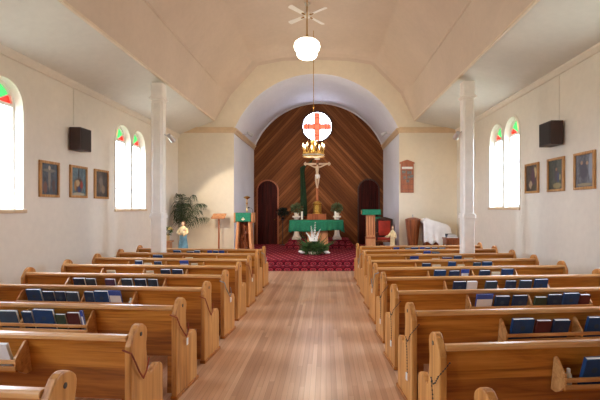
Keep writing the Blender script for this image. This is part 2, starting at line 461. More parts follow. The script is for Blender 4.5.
for X, ws, sgn in ((XL, LW, -1), (XR, RW, 1)):
    for i in range(0, len(ws), 2):
        k += 1
        a, b = ws[i][0], ws[i+1][1]; SILL = SILL_L if sgn < 0 else SILL_R
        x0, x1 = sorted((X+.02*sgn, X-.035*sgn))
        struct(MB().box(x0, x1, a-.05, b+.05, SILL-.06, SILL-.005).build('trim_%d' % k, 'tan_trim', bevel=.008), 'tan sill under a pair of windows', 'sill')

# rear wall, front wall with the arch
struct(MB().add([(XL, YB, 0), (XR, YB, 0), (XR, YB, 7.2), (XL, YB, 7.2)], [(0, 1, 2, 3)]).build('wall_rear', 'wall'), 'rear wall', 'wall')
AX, AH, AZ, AT = (CL+CR)/2, (CR-CL)/2, 4.25, 6.06
rise = AT-AZ
AR = (AH*AH+rise*rise)/(2*rise); ACZ = AT-AR
th0 = math.asin(AH/AR)
ARC = [(AX+AR*math.sin(-th0+2*th0*i/28), ACZ+AR*math.cos(-th0+2*th0*i/28)) for i in range(29)]
m = MB()
def qf(x0, x1, z0, z1, y=YF): m.add([(x0, y, z0), (x1, y, z0), (x1, y, z1), (x0, y, z1)], [(0, 1, 2, 3)])
qf(XL, CL, 0, 7.3); qf(CR, XR, 0, 7.3)
for i in range(28):
    (xa, za), (xb, zb) = ARC[i], ARC[i+1]
    m.add([(xa, YF, za), (xb, YF, zb), (xb, YF, 7.3), (xa, YF, 7.3)], [(0, 1, 2, 3)])
struct(m.build('wall_front', 'front'), 'cream front wall pierced by the wide chancel arch', 'wall')

# chancel shell
struct(MB().add([(CL, YF, 0), (CL, YC, 0), (CL, YC, AZ), (CL, YF, AZ)], [(0, 1, 2, 3)]).build('wall_chancel_left', 'chancel'), 'pale left wall of the chancel', 'wall')
struct(MB().add([(CR, YF, 0), (CR, YC, 0), (CR, YC, AZ), (CR, YF, AZ)], [(0, 1, 2, 3)]).build('wall_chancel_right', 'chancel'), 'pale right wall of the chancel', 'wall')
n = len(ARC)
struct(MB().add([(x, YF, z) for x, z in ARC]+[(x, YC, z) for x, z in ARC], [(i, i+1, n+i+1, n+i) for i in range(n-1)]).build('ceiling_chancel', 'chancel', smooth=True),
       'pale barrel ceiling of the chancel', 'ceiling')
struct(MB().box(CL-.1, CR+.1, YC, YC+.08, 0, AT+.1).build('wall_chancel_back', 'planks'), 'back wall of brown diagonal planks in a chevron', 'wall')

# nave ceilings
PROF = [(-3.56, 4.55), (-3.34, 5.58), (-2.44, 6.66), (-1.5, 6.84), (-.35, 6.88), (.8, 6.84), (1.70, 6.70), (2.70, 5.62), (2.83, 4.55)]
def roundprof():
    # soften each corner with a short arc of points
    out = [PROF[0]]
    for i in range(1, len(PROF)-1):
        p0, p, p1 = [Vector(PROF[j]) for j in (i-1, i, i+1)]
        a = p+(p0-p).normalized()*.05; b = p+(p1-p).normalized()*.05
        for t in (0, .25, .5, .75, 1):
            q = a*(1-t)**2+p*2*t*(1-t)+b*t*t; out.append((q.x, q.y))
    out.append(PROF[-1]); return out
RP = roundprof()
def sect(y, kk):
    return [(-.36+(x+.36)*(1-kk*.75*min(1, (z-4.55)/1.2)), y, 4.55+(z-4.55)*(1-kk)) for x, z in RP]
secs = [sect(YB, 0), sect(4, 0), sect(YF-.55, 0)]
for i in range(1, 7):
    t = i/6*PI/2
    secs.append(sect(YF-.55+.55*math.sin(t), .16*(1-math.cos(t))))
m = MB(); n = len(RP)
for a, b in zip(secs[:-1], secs[1:]):
    m.add(a+b, [(i, i+1, n+i+1, n+i) for i in range(n-1)])
vault = m.build('ceiling_vault', 'vault')
vm = vault.data
bm = bmesh.new(); bm.from_mesh(vm); bmesh.ops.remove_doubles(bm, verts=bm.verts, dist=.0005); bm.to_mesh(vm); bm.free()
for p in vm.polygons: p.use_smooth = True
vm.set_sharp_from_angle(angle=R(14))
struct(vault, 'cream faceted vault over the middle of the nave', 'ceiling')
for nm, xw, xb, ZW in (('ceiling_left', XL, -3.56, ZWL), ('ceiling_right', XR, 2.83, ZWR)):
    struct(MB().add([(xw, YB, ZW), (xw, YF, ZW), (xb, YF, 4.55), (xb, YB, 4.55)], [(0, 1, 2, 3)]).build(nm, 'side_ceiling'), 'pale sloping ceiling over the %s side' % nm.split('_')[1], 'ceiling')
k = 10
def trim(mb, mat, label):
    global k
    k += 1
    return struct(mb.build('trim_%d' % k, mat, bevel=.006), label, 'trim')
for cx, cz in (PROF[1], PROF[7]):  # added bead, makes the break in shading at each lower fold show
    trim(MB().tube([(cx, YB, cz), (cx, 8, cz), (cx, YF-.55, cz)], .028, 8), 'vault', 'slim added bead that brings out the fold of the vault')
trim(MB().box(-3.585, -3.535, YB, YF-.1, 4.515, 4.565), 'trim', 'cream edge strip along the left beam')
trim(MB().box(2.805, 2.855, YB, YF-.1, 4.515, 4.565), 'trim', 'cream edge strip along the right beam')
ZW = ZWL
trim(MB().prism([(XL, ZW-.09), (XL+.02, ZW-.09), (XL+.07, ZW-.02), (XL+.07, ZW+.03), (XL, ZW+.0)], 1, YB, YF), 'wall', 'cream moulding at the top of the left wall')
ZW = ZWR
trim(MB().prism([(XR, ZW-.09), (XR-.02, ZW-.09), (XR-.07, ZW-.02), (XR-.07, ZW+.03), (XR, ZW+.0)], 1, YB, YF), 'wall', 'cream moulding at the top of the right wall')
cor = [(0, 4.16), (-.03, 4.16), (-.05, 4.24), (-.09, 4.28), (-.09, 4.33), (0, 4.33)]
trim(MB().prism([(YF+y, z) for y, z in cor], 0, XL, CL+.0), 'tan_trim', 'tan cornice on the front wall left of the arch')
trim(MB().prism([(YF+y, z) for y, z in cor], 0, CR, XR), 'tan_trim', 'tan cornice on the front wall right of the arch')
trim(MB().prism([(CL-y, z-.02) for y, z in cor], 1, YF-.05, YC), 'tan_trim', 'tan cornice along the left chancel wall')
trim(MB().prism([(CR+y, z-.02) for y, z in cor], 1, YF-.05, YC), 'tan_trim', 'tan cornice along the right chancel wall')
n = len(ARC)
AI = [(AX+(x-AX)*.985, ACZ+(z-ACZ)*.985) for x, z in ARC]
trim(MB().add([(x, YC-.05, z) for x, z in ARC]+[(x, YC-.05, z) for x, z in AI]+[(x, YC, z) for x, z in AI], [(i, i+1, n+i+1, n+i) for i in range(n-1)]+[(n+i, n+i+1, 2*n+i+1, 2*n+i) for i in range(n-1)]),
     'chancel', 'thin moulding where the planks meet the chancel ceiling')
# vertical wall joints / conduit lines
for X, ys in ((XL, (7.52, 11.2)), (XR, (7.2, 11.3))):
    for y in ys:
        s = 1 if X < 0 else -1
        x0, x1 = sorted((X, X+.012*s))
        trim(MB().box(x0, x1, y-.012, y+.012, 3.3 if y < 8 else 0, ZW-.08), 'wall', 'thin painted strip running up the side wall')
for nm, X, s in (('left', XL, 1), ('right', XR, -1)):
    x0, x1 = sorted((X, X+.025*s))
    struct(MB().box(x0, x1, YB, YF, 0, .16).build('baseboard_%s' % nm, 'trim', bevel=.006), 'baseboard', 'baseboard')

# steps
def steps():
    root = thing('altar_steps', None, None); struct(root, 'red patterned carpeted steps and platform before the altar', 'steps')
    MB().box(CL, CR, 11.1, YC, 0, .135).build('step', 'carpet', root, bevel=.012)
    MB().box(CL, CR, 11.37, YC, .135, .27).build('step', 'carpet', root, bevel=.012)
    MB().box(-1.52, 1.0, 14.75, YC, .27, .415).build('step', 'carpet', root, bevel=.012)
    MB().box(-1.42, .9, 15.0, YC, .415, .55).build('step', 'carpet', root, bevel=.012)
steps()

# chancel doors and round window
def door(k, x0, x1, ztop, label):
    root = thing('door_%d' % k, None, None, (0, YC, .27)); struct(root, label, 'door')
    r = (x1-x0)/2; zs = ztop-.27-r
    ap = arch_pts(x0, x1, zs, 18)
    MB().prism([(x0, 0), (x1, 0)]+ap[0:], 1, -.03, -.001).build('door_panel', 'door', root)
    ao = arch_pts(x0-.055, x1+.055, zs, 18)
    ring = [(x1, 0)]+ap+[(x0, 0)]; oring = [(x1+.055, 0)]+ao+[(x0-.055, 0)]
    n = len(ring)
    m = MB().add([(p[0], -.05, p[1]) for p in ring]+[(p[0], -.05, p[1]) for p in oring]+[(p[0], -.001, p[1]) for p in ring]+[(p[0], -.001, p[1]) for p in oring],
                 [(i, i+1, n+i+1, n+i) for i in range(n-1)]+[(i, i+1, 2*n+i+1, 2*n+i) for i in range(n-1)]+[(n+i, n+i+1, 3*n+i+1, 3*n+i) for i in range(n-1)])
    m.build('door_frame', 'red_wood' if k == 1 else 'dark_wood', root, True)
    m = MB()
    for q in range(1, 5):
        x = x0+(x1-x0)*q/5
        m.box(x-.006, x+.006, -.038, -.02, .05, zs+r*.6)
    m.build('door_batten', 'door', root)
    MB().ball((x1-.1, -.06, 1.0), .03).build('door_knob', 'brass', root, True)
door(1, -2.79, -1.99, 2.86, 'dark mahogany round-headed door left of the altar')
door(2, 1.35, 2.15, 2.90, 'dark round-headed door right of the altar')

def rose():
    c = (-.36, 5.08); r = .585
    root = thing('window_20', None, None, (c[0], YC-.02, c[1])); struct(root, 'round window with a red cross on white glass', 'window')
    m = MB(); N = 40
    vs = []; fs = []
    for (rr, y) in ((r, 0), (r, -.05), (r+.06, -.05), (r+.06, .02)):
        vs += [(rr*math.cos(2*PI*i/N), y, rr*math.sin(2*PI*i/N)) for i in range(N)]
    for q in range(3):
        fs += [(q*N+i, q*N+(i+1) % N, (q+1)*N+(i+1) % N, (q+1)*N+i) for i in range(N)]
    m.add(vs, fs).build('window_frame', 'dark_wood', root, True)
    MB().prism([(r*math.cos(2*PI*i/N), r*math.sin(2*PI*i/N)) for i in range(N)], 1, -.012, .01).build('pane', 'far_pane', root)
    w = .105; e = .583
    def ring_z(x): return math.sqrt(max(0, e*e-x*x))
    m = MB().box(-w, w, -.02, -.012, -ring_z(w), ring_z(w))
    m.box(-ring_z(w), -w, -.02, -.012, -w, w).box(w, ring_z(w), -.02, -.012, -w, w)
    m.build('cross_pane', 'glass_cross', root)
    m = MB()
    for x in (-w, w):
        m.box(x-.008, x+.008, -.028, -.012, -ring_z(w), ring_z(w)); m.box(-ring_z(w), ring_z(w), -.028, -.012, x-.008, x+.008)
    for t in (45, 135, 225, 315):
        m.tube([(.16*math.cos(R(t)), -.018, .16*math.sin(R(t))), (r*math.cos(R(t)), -.018, r*math.sin(R(t)))], .014, 6)
    m.tube([(.36*math.cos(2*PI*i/32), -.018, .36*math.sin(2*PI*i/32)) for i in range(33)], .016, 6)
    m.tube([(.47*math.cos(2*PI*i/32), -.018, .47*math.sin(2*PI*i/32)) for i in range(33)], .012, 6)
    m.build('leading', 'dark_wood', root)
rose()

def column(x, y, side):
    root = thing('column', None, None, (x, y, 0)); struct(root, 'cream panelled square column on the %s side of the nave' % side, 'column')
    top = 4.55+(-.12 if True else 0)
    def sq(m, h, z0, z1, ch=.03):
        p = [(h-ch, -h), (h, -h+ch), (h, h-ch), (h-ch, h), (-h+ch, h), (-h, h-ch), (-h, -h+ch), (-h+ch, -h)]
        m.prism(p, 2, z0, z1)
    m = MB(); sq(m, .115, 1.6, top-.3); m.build('shaft', 'column', root)
    m = MB()
    for a in range(4):
        m.m = Matrix.Rotation(a*PI/2, 4, 'Z')
        m.box(-.085, -.062, -.124, -.11, 1.7, top-.42); m.box(.062, .085, -.124, -.11, 1.7, top-.42)
        m.box(-.085, .085, -.124, -.11, 1.66, 1.70); m.box(-.085, .085, -.124, -.11, top-.42, top-.38)
    m.build('panel_moulding', 'column', root)
    m = MB(); sq(m, .13, 0, 1.56); m.build('pedestal', 'column', root, bevel=.006)
    m = MB(); sq(m, .165, 0, .14); sq(m, .15, .14, .19); m.build('plinth', 'column', root, bevel=.006)
    m = MB(); sq(m, .15, 1.53, 1.60); sq(m, .135, 1.60, 1.64); m.build('collar', 'column', root, bevel=.006)
    m = MB(); sq(m, .135, top-.36, top-.33); sq(m, .16, top-.33, top-.29); sq(m, .125, top-.29, top+.02, .02); m.build('capital', 'column', root, bevel=.006)
column(-3.65, 8.73, 'left'); column(3.035, 8.6, 'right')

# ------------------------------------------------------------------ pews
TILT = R(5)
AXL, AXR = -1.364, .7415
END = [(0, 0), (.455, 0), (.455, .46), (.443, .495), (.41, .52), (.37, .53), (.33, .52), (.285, .50), (.25, .495), (.232, .512), (.222, .56), (.212, .64), (.204, .70),
       (.204, .74), (.212, .78), (.216, .825), (.208, .855), (.185, .878), (.16, .895), (.125, .906), (.095, .902), (.07, .885), (.048, .855), (.02, .81), (0, .775)]
def make_pew(s, ln):
    """s: +1 right of the aisle, -1 left; local x runs away from the aisle"""
    parts = []
    def B(mb, name, mat, **kw):
        if s < 0: mb.v = [(-p[0], p[1], p[2]) for p in mb.v]
        return mb.build(name, mat, None, **kw)
    root = thing('pew', None, 'pew')
    def P(o, par=root): o.parent = par; return o
    ends = []
    for x0 in (0, ln-.05):
        e = P(B(MB().prism(END, 0, x0, x0+.05), 'end_panel', 'oak_z', bevel=.008)); ends.append(e)
    m = MB().prism([(.125+.012*math.cos(2*PI*i/16), .83+.016*math.sin(2*PI*i/16)) for i in range(16)], 0, -.004, .002)
    P(B(m, 'number_disc', 'plate'), ends[0])
    m = MB().box(-.012, .05, -.015, .48, 0, .035)
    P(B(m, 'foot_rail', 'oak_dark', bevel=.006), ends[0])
    P(B(MB().prism([(.045, .815), (.07, .815), (.112, .59), (.087, .59)], 0, .05, ln-.05), 'back_panel', 'oak_x'))
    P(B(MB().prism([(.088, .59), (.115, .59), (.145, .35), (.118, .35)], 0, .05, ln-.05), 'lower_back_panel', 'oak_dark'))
    P(B(MB().prism([(.016, .806), (.016, .833), (.026, .845), (.066, .845), (.078, .833), (.078, .806)], 0, .05, ln-.05), 'top_rail', 'oak_rail', bevel=.004))
    P(B(MB().box(.05, ln-.05, .115, .455, .395, .43), 'seat', 'oak_x', bevel=.01))
    for x in (.10, ln/2, ln-.16):
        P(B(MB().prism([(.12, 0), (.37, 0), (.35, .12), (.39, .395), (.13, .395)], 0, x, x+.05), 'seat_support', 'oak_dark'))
    return root, P, B
def pew_rack(root, P, B, dividers, dz=0):
    rack = P(B(MB().box(dividers[0], dividers[-1], -.046, .085, .587+dz, .599+dz), 'book_rack', 'oak_x'))
    for z in (.602, .648):
        P(B(MB().box(dividers[0]-.01, dividers[-1]+.01, -.058, -.046, z+dz, z+dz+.030), 'rack_rail', 'oak_rail', bevel=.003), rack)
    pr = [(q[0], q[1]+dz) for q in [(.057, .775), (.045, .788), (.028, .782), (-.052, .69), (-.052, .62), (-.01, .575), (.04, .545), (.090, .545)]]
    for x in dividers:
        P(B(MB().prism(pr, 0, x-.009, x+.009), 'rack_divider', 'oak_rail', bevel=.003), rack)

BOOKS = {
    'L0': [],
    'L1': [(0.94, 0.15, 'k')],
    'L2': [(0.866, 0.04, 'w'), (0.957, 0.13, 'm'), (1.085, 0.11, 'g'), (1.249, 0.209, 'N'), (1.409, 0.11, 'n'), (1.601, 0.193, 'd')],
    'L3': [(1.019, 0.156, 'w'), (1.187, 0.181, 'N'), (1.338, 0.121, 'n'), (1.539, 0.159, 'd'), (1.687, 0.135, 'n'), (1.828, 0.148, 'n'), (2.008, 0.187, 'N')],
    'L4': [(0.966, 0.141, 'd'), (1.136, 0.17, 'n'), (1.328, 0.157, 'd'), (1.567, 0.151, 'p'), (1.842, 0.152, 'd'), (2.012, 0.175, 'n')],
    'L5': [(0.948, 0.178, 'n'), (1.135, 0.163, 'n'), (1.397, 0.131, 'c'), (2.034, 0.15, 'c')],
    'L6': [(0.96, 0.128, 'c'), (1.144, 0.166, 'w'), (1.635, 0.149, 'n'), (1.822, 0.15, 'c'), (1.991, 0.151, 'N')],
    'L7': [(1.36, 0.165, 'c'), (2.005, 0.21, 'N')],
    'L8': [(0.92, 0.125, 'w'), (1.054, 0.13, 'N'), (1.191, 0.114, 'w'), (1.476, 0.137, 'N'), (1.636, 0.175, 'n'), (1.935, 0.184, 'N')],
    'R10': [],
    'R9': [(1.03, 0.156, 'N')],
    'R8': [(0.977, 0.207, 'N'), (1.164, 0.149, 'm'), (1.328, 0.159, 'n'), (1.659, 0.181, 'N')],
    'R7': [(0.979, 0.199, 'w'), (1.181, 0.172, 'n'), (1.388, 0.173, 'n'), (1.623, 0.146, 'g'), (1.793, 0.17, 'n'), (1.979, 0.189, 'N'), (2.143, 0.125, 'm')],
    'R6': [(1.002, 0.183, 'n'), (1.171, 0.143, 'k'), (1.427, 0.165, 'd'), (1.696, 0.152, 'n'), (1.901, 0.174, 'd'), (2.115, 0.19, 'N')],
    'R5': [(0.985, 0.188, 'N'), (1.213, 0.173, 'n'), (1.375, 0.135, 'w'), (1.689, 0.176, 'n'), (1.865, 0.145, 'c'), (2.05, 0.194, 'N')],
    'R4': [(0.993, 0.16, 'n'), (1.171, 0.161, 'c'), (1.45, 0.144, 'N'), (1.608, 0.136, 'c'), (1.903, 0.146, 'd'), (2.085, 0.183, 'N')],
    'R3': [(0.971, 0.18, 'w'), (1.402, 0.161, 'c'), (1.625, 0.203, 'p'), (1.848, 0.163, 'N'), (2.062, 0.184, 'c')],
    'R2': [(1.274, 0.156, 'c'), (1.447, 0.167, 'w'), (1.643, 0.179, 'd')],
    'R1': [(0.929, 0.145, 'w'), (1.202, 0.134, 'n'), (1.373, 0.183, 'N'), (1.551, 0.123, 'w'), (1.692, 0.135, 'N'), (1.858, 0.148, 'N'), (2.043, 0.173, 'n')],
}
ORD = ['first', 'second', 'third', 'fourth', 'fifth', 'sixth', 'seventh', 'eighth', 'ninth', 'tenth']
def mid_divider(bk):
    best = 1.53; bd = 9
    edges = [.841]+[e for u, w, q in bk for e in (u-w/2, u+w/2)]+[2.219]
    for i in range(0, len(edges), 2):
        a, b = edges[i]+.02, edges[i+1]-.02
        if b < a: continue
        c = min(max(1.53, a), b)
        if abs(c-1.53) < bd: bd = abs(c-1.53); best = c
    return best

def make_book(kind, w, rnd):
    h = {'N': .218, 'n': .20, 'd': .198, 'm': .196, 'g': .175, 'w': .225, 'c': .172, 'p': .19, 'k': .2}[kind]*rnd.uniform(.985, 1.015)
    t = rnd.uniform(.024, .032) if kind not in 'wc' else rnd.uniform(.012, .018)
    mat = {'N': 'blue', 'n': 'navy', 'd': 'slate', 'm': 'maroon', 'g': 'green_cover', 'w': 'print_blue', 'c': 'cream_paper', 'p': 'purple', 'k': 'paper'}[kind]
    m = MB(); x = w/2; c = .0025
    m.box(-x, x, 0, c, 0, h); m.box(-x, x, t-c, t, 0, h); m.box(-x, -x+c, c, t-c, 0, h)
    bk = m.build('book' if kind not in 'wc' else 'booklet', mat)
    MB().box(-x+c, x-.005, c, t-c, .004, h-.004).build('pages', 'paper', bk)
    if kind == 'w':
        MB().box(-x+.006, x-.006, -.0012, -.0002, .02, h*.74).build('cover_print', 'paper', bk)
    elif kind in 'Nn':
        MB().prism([(.022*math.cos(2*PI*i/12), h*.6+.022*math.sin(2*PI*i/12)) for i in range(12)], 1, -.0008, .0).build('cover_emblem', 'slate', bk)
    return bk, h, t
COLN = {'N': 'bright blue hymnal', 'n': 'navy hymnal', 'd': 'slate blue hymnal', 'm': 'maroon hymnal', 'g': 'dark green hymnal', 'w': 'white and blue booklet', 'c': 'cream booklet', 'p': 'purple hymnal', 'k': 'white hymnal'}

EXTRA = {}
for side, s, ln, count in (('L', -1, 2.93, 9), ('R', 1, 3.09, 10)):
    for i in range(count):
        if side == 'L': key = 'L%d' % i; loc = (AXL, 1.95+.85*i, 0); nth = 8-i
        else: key = 'R%d' % (i+1); loc = (AXR, 9.46-.857*i, 0); nth = i
        word = 'left' if s < 0 else 'right'
        root, P, B = make_pew(s, ln)
        bk = BOOKS[key]
        div = [.83, mid_divider(bk), 2.23]
        dz = {'R9': -.045, 'R8': -.025}.get(key, 0)
        pew_rack(root, P, B, div, dz)
        root.location = loc; root.rotation_euler.z = -s*TILT*-1 if s > 0 else -TILT
        nm = {0: 'front', count-1: 'nearest'}.get(nth, ORD[nth])
        if nth == 0: lab = 'honey oak pew nearest the altar on the %s of the aisle' % word
        elif nth == count-1: lab = 'honey oak pew nearest the camera on the %s, only its end showing' % word
        else: lab = 'honey oak pew, %s back from the altar on the %s of the aisle' % (ORD[nth], word)
        tag(root, lab, 'pew', 'pews on the %s of the aisle' % word)
        EXTRA[key] = (root, s, ORD[nth], word)
        W = Matrix.Translation(loc) @ Matrix.Rotation(root.rotation_euler.z, 4, 'Z')
        rnd = random.Random(key)
        for j, (u, w, kd) in enumerate(bk):
            b, h, t = make_book(kd, w-.012, rnd)
            if True:
                roll = rnd.uniform(-1, 1) if w > .12 else 0
                th = R(rnd.uniform(16.5, 19))
                L = Matrix.Translation((s*u, -.0165, .6005+dz+abs(math.sin(R(roll)))*w/2)) @ Matrix.Rotation(th, 4, 'X') @ Matrix.Rotation(R(roll), 4, 'Y')
            b.matrix_world = W @ L
            n_of = ORD[j]
            tag(b, '%s %s from the aisle, rack of %s %s pew from altar' % (COLN[kd], n_of, ORD[nth], word), 'book' if kd not in 'wc' else 'booklet', 'hymnals and booklets in the pew racks')

# reserved-seat cords and bead strings on the pew ends
def strand(key, pts, mat, label, cat, name, beads=False, tagpos=None, r=.006):
    root, s, nth, word = EXTRA[key]
    W = Matrix.Translation(root.location) @ Matrix.Rotation(root.rotation_euler.z, 4, 'Z')
    pts = [W @ Vector((s*p[0], p[1], p[2])) for p in pts]
    # resample
    res = []
    for a, b in zip(pts[:-1], pts[1:]):
        n = max(2, int((b-a).length/.022)) if beads else 4
        res += [a.lerp(b, t/n) for t in range(n)]
    res.append(pts[-1])
    m = MB()
    m.tube(res, r*.45 if beads else r, 6)
    if beads:
        for p in res: m.ball(p, r*1.25, 8, 6)
    o = m.build(name, mat, None, True)
    tag(o, label, cat, 'cords and bead strings on the pew ends')
    if tagpos:
        tp = W @ Vector((s*tagpos[0], tagpos[1], tagpos[2]))
        t = MB(); t.m = Matrix.Translation(tp) @ Matrix.Rotation(root.rotation_euler.z, 4, 'Z')
        t.box(-.004, .004, -.018, .018, -.045, .02)
        t.build('tag', 'paper', o, bevel=.002)
def cord_v(key, mat, label, dz=0, tagged=False, mid=.13):
    strand(key, [(.056, -.016, .758+dz), (-.012, -.016, .735+dz), (-.018, .03, .65+dz), (-.018, mid*.6, .57+dz), (-.018, mid, .505+dz), (-.018, mid+.045, .55+dz), (-.018, .205, .63+dz)],
           mat, label, 'cord', 'reserving_cord', tagpos=(-.026, mid+.0, .47+dz) if tagged else None)
cord_v('L1', 'cord_brown', 'brown cord hanging in a V on the end of the second nearest left pew')
cord_v('L2', 'cord_brown', 'reddish cord with white tag on the third nearest left pew end', .02, True, .17)
cord_v('L3', 'cord_brown', 'brown cord on the end of the sixth left pew from the altar', .0, False, .15)
cord_v('L4', 'cord_grey', 'grey cord with pale tag on the fifth left pew end from the altar', .02, True, .2)
cord_v('L6', 'cord_brown', 'brown cord with pale tag on the third left pew end from the altar', .0, True, .15)
cord_v('L8', 'cord_grey', 'grey cord hanging on the end of the left pew nearest the altar', .02, False, .12)
cord_v('R5', 'cord_grey', 'grey cord with pale tag on the fifth right pew end from the altar', .02, True, .12)
cord_v('R2', 'cord_grey', 'grey cord with pale tag on the second right pew end from the altar', .02, True, .12)
def rosary(key, label):
    strand(key, [(.06, -.016, .745), (.03, -.018, .71), (-.018, -.018, .66), (-.02, .03, .60), (-.02, .07, .575), (-.02, .11, .60), (-.02, .08, .50), (-.02, .07, .38), (-.02, .065, .30)],
           'cord_black', label, 'beads', 'bead_string', True, (-.026, .065, .28), .0045)
rosary('R6', 'black bead string on the end of the sixth right pew from the altar')
rosary('R7', 'black bead string on the end of the seventh right pew from the altar')
rosary('R8', 'long black bead string on the end of the third nearest right pew')
rosary('R9', 'black bead string with white tag on the large end of second nearest right pew')

def small_bottle(key, u, label):
    root, s, nth, word = EXTRA[key]
    W = Matrix.Translation(root.location) @ Matrix.Rotation(root.rotation_euler.z, 4, 'Z')
    p = W @ Vector((s*u, .005, .601-(.045 if key == 'R9' else 0)))
    t = thing('small_bottle', label, 'bottle', p, 0, 'small white bottles in the pew racks')
    MB().lathe([(.018, 0), (.021, .005), (.021, .075), (.012, .092)], 14).build('bottle_body', 'wax', t, True)
    MB().lathe([(.013, .092), (.013, .115), (.010, .118)], 14).build('cap', 'paper', t, True)
small_bottle('L3', .875, 'small white bottle at the aisle end of the third nearest left book rack')
small_bottle('R9', .89, 'small white bottle beside the blue hymnal in the nearest right book rack')

# ------------------------------------------------------------------ on the side walls
def picture(X, y0, y1, z0, z1, mat, label, grp):
    s = 1 if X < 0 else -1
    root = thing('framed_picture', label, 'picture', (X, (y0+y1)/2, (z0+z1)/2), 0, grp)
    hy, hz = (y1-y0)/2, (z1-z0)/2; w = .045
    def bx(m, a, b, c, d, t0, t1):
        x0, x1 = sorted((t0*s, t1*s)); m.box(x0, x1, a, b, c, d)
    m = MB()
    bx(m, -hy, hy, -hz, -hz+w, .002, .04); bx(m, -hy, hy, hz-w, hz, .002, .04)
    bx(m, -hy, -hy+w, -hz+w, hz-w, .002, .04); bx(m, hy-w, hy, -hz+w, hz-w, .002, .04)
    m.build('frame', 'frame_wood', root, bevel=.006)
    m = MB(); bx(m, -hy+w-.005, hy-w+.005, -hz+w-.005, hz-w+.005, .004, .018); m.build('painting', mat, root)
dk, bl = (38, 38, 42), (74, 82, 92)
P1 = painting_mat('painting_one', (40, 46, 54), (84, 92, 104), [(0, .1, .16, .8, (124, 120, 110)), (0, .55, .75, .12, (116, 112, 104)), (-.5, -.55, .25, .4, (112, 76, 66)), (.5, -.4, .2, .45, (78, 52, 50)), (0, .72, .14, .14, (176, 160, 136))])
P2 = painting_mat('painting_two', (60, 84, 96), (110, 136, 142), [(0, -.25, .6, .6, (88, 60, 44)), (0, .6, .08, .4, (50, 40, 36)), (-.15, -.1, .3, .25, (184, 160, 120)), (.05, -.55, .22, .22, (36, 60, 110)), (.4, -.2, .18, .3, (150, 62, 44)), (-.45, -.3, .16, .35, (160, 116, 60)), (0, -.9, .9, .14, (170, 164, 140))])
P3 = painting_mat('painting_three', (52, 48, 50), (92, 88, 86), [(-.1, .0, .35, .6, (116, 106, 96)), (.3, -.4, .3, .35, (140, 122, 102)), (-.4, -.3, .2, .4, (92, 76, 66))])
P4 = painting_mat('painting_four', (56, 48, 46), (96, 84, 72), [(-.55, .4, .25, .4, (196, 176, 128)), (-.2, .1, .35, .7, (84, 60, 72)), (.2, -.5, .3, .3, (172, 150, 120)), (-.3, -.7, .4, .2, (70, 62, 44))])
P5 = painting_mat('painting_five', (40, 46, 40), (78, 80, 64), [(-.15, -.05, .3, .5, (66, 52, 60)), (-.1, .35, .14, .12, (150, 110, 80)), (-.6, -.2, .12, .22, (150, 140, 96)), (-.2, -.75, .6, .2, (140, 130, 92)), (-.35, -.2, .15, .35, (52, 62, 96))])
P6 = painting_mat('painting_six', (60, 62, 72), (116, 118, 126), [(-.7, .2, .25, .9, (140, 146, 160)), (.1, 0, .45, .6, (72, 70, 84)), (-.3, .45, .14, .12, (176, 140, 112)), (.3, .5, .14, .12, (160, 128, 104)), (0, -.85, .9, .1, (150, 140, 112))])
g1 = 'framed paintings on the side walls'
picture(XL, 6.6, 7.09, 1.935, 2.55, P1, 'framed bluish painting of pale outstretched figure, left wall, under the speaker', g1)
picture(XL, 7.39, 7.92, 1.945, 2.555, P2, 'middle framed painting on left wall, colourful figures under pale blue sky', g1)
picture(XL, 8.17, 8.69, 1.945, 2.555, P3, 'dim grey framed painting on left wall, beside the paired windows', g1)
picture(XR, 7.86, 8.39, 2.05, 2.66, P4, 'framed painting with yellow sky on right wall, beside the paired windows', g1)
picture(XR, 7.02, 7.55, 2.05, 2.665, P5, 'middle framed painting on right wall, dark green with a figure', g1)
picture(XR, 6.21, 6.74, 2.05, 2.66, P6, 'largest looking framed painting on right wall, grey, nearest the camera', g1)

def wall_speaker(x0, x1, y0, y1, s, rz, label):
    cx, cy = (x0+x1)/2, (y0+y1)/2
    root = thing('wall_speaker', label, 'speaker', (cx, cy, 2.82 if s > 0 else 2.87), rz, 'wall speakers')
    hx, hy = (x1-x0)/2, (y1-y0)/2
    MB().box(-hx, hx, -hy, hy, 0, .42).build('cabinet', 'speaker_box', root, bevel=.006)
    gx = hx*s
    a, b = sorted((gx-.004*s, gx+.008*s))
    MB().box(a, b, -hy+.02, hy-.02, .02, .40).build('grille', 'grille', root)
    a, b = sorted((-gx, -gx-(.03 if s > 0 else .04)*s))
    MB().box(a, b, -.04, .04, .16, .26).build('bracket', 'black', root)
wall_speaker(-4.72, -4.51, 7.35, 7.69, 1, 0, 'dark brown box speaker high on the left wall')
wall_speaker(3.945, 4.16, 7.01, 7.41, -1, 0, 'dark brown box speaker high on the right wall')

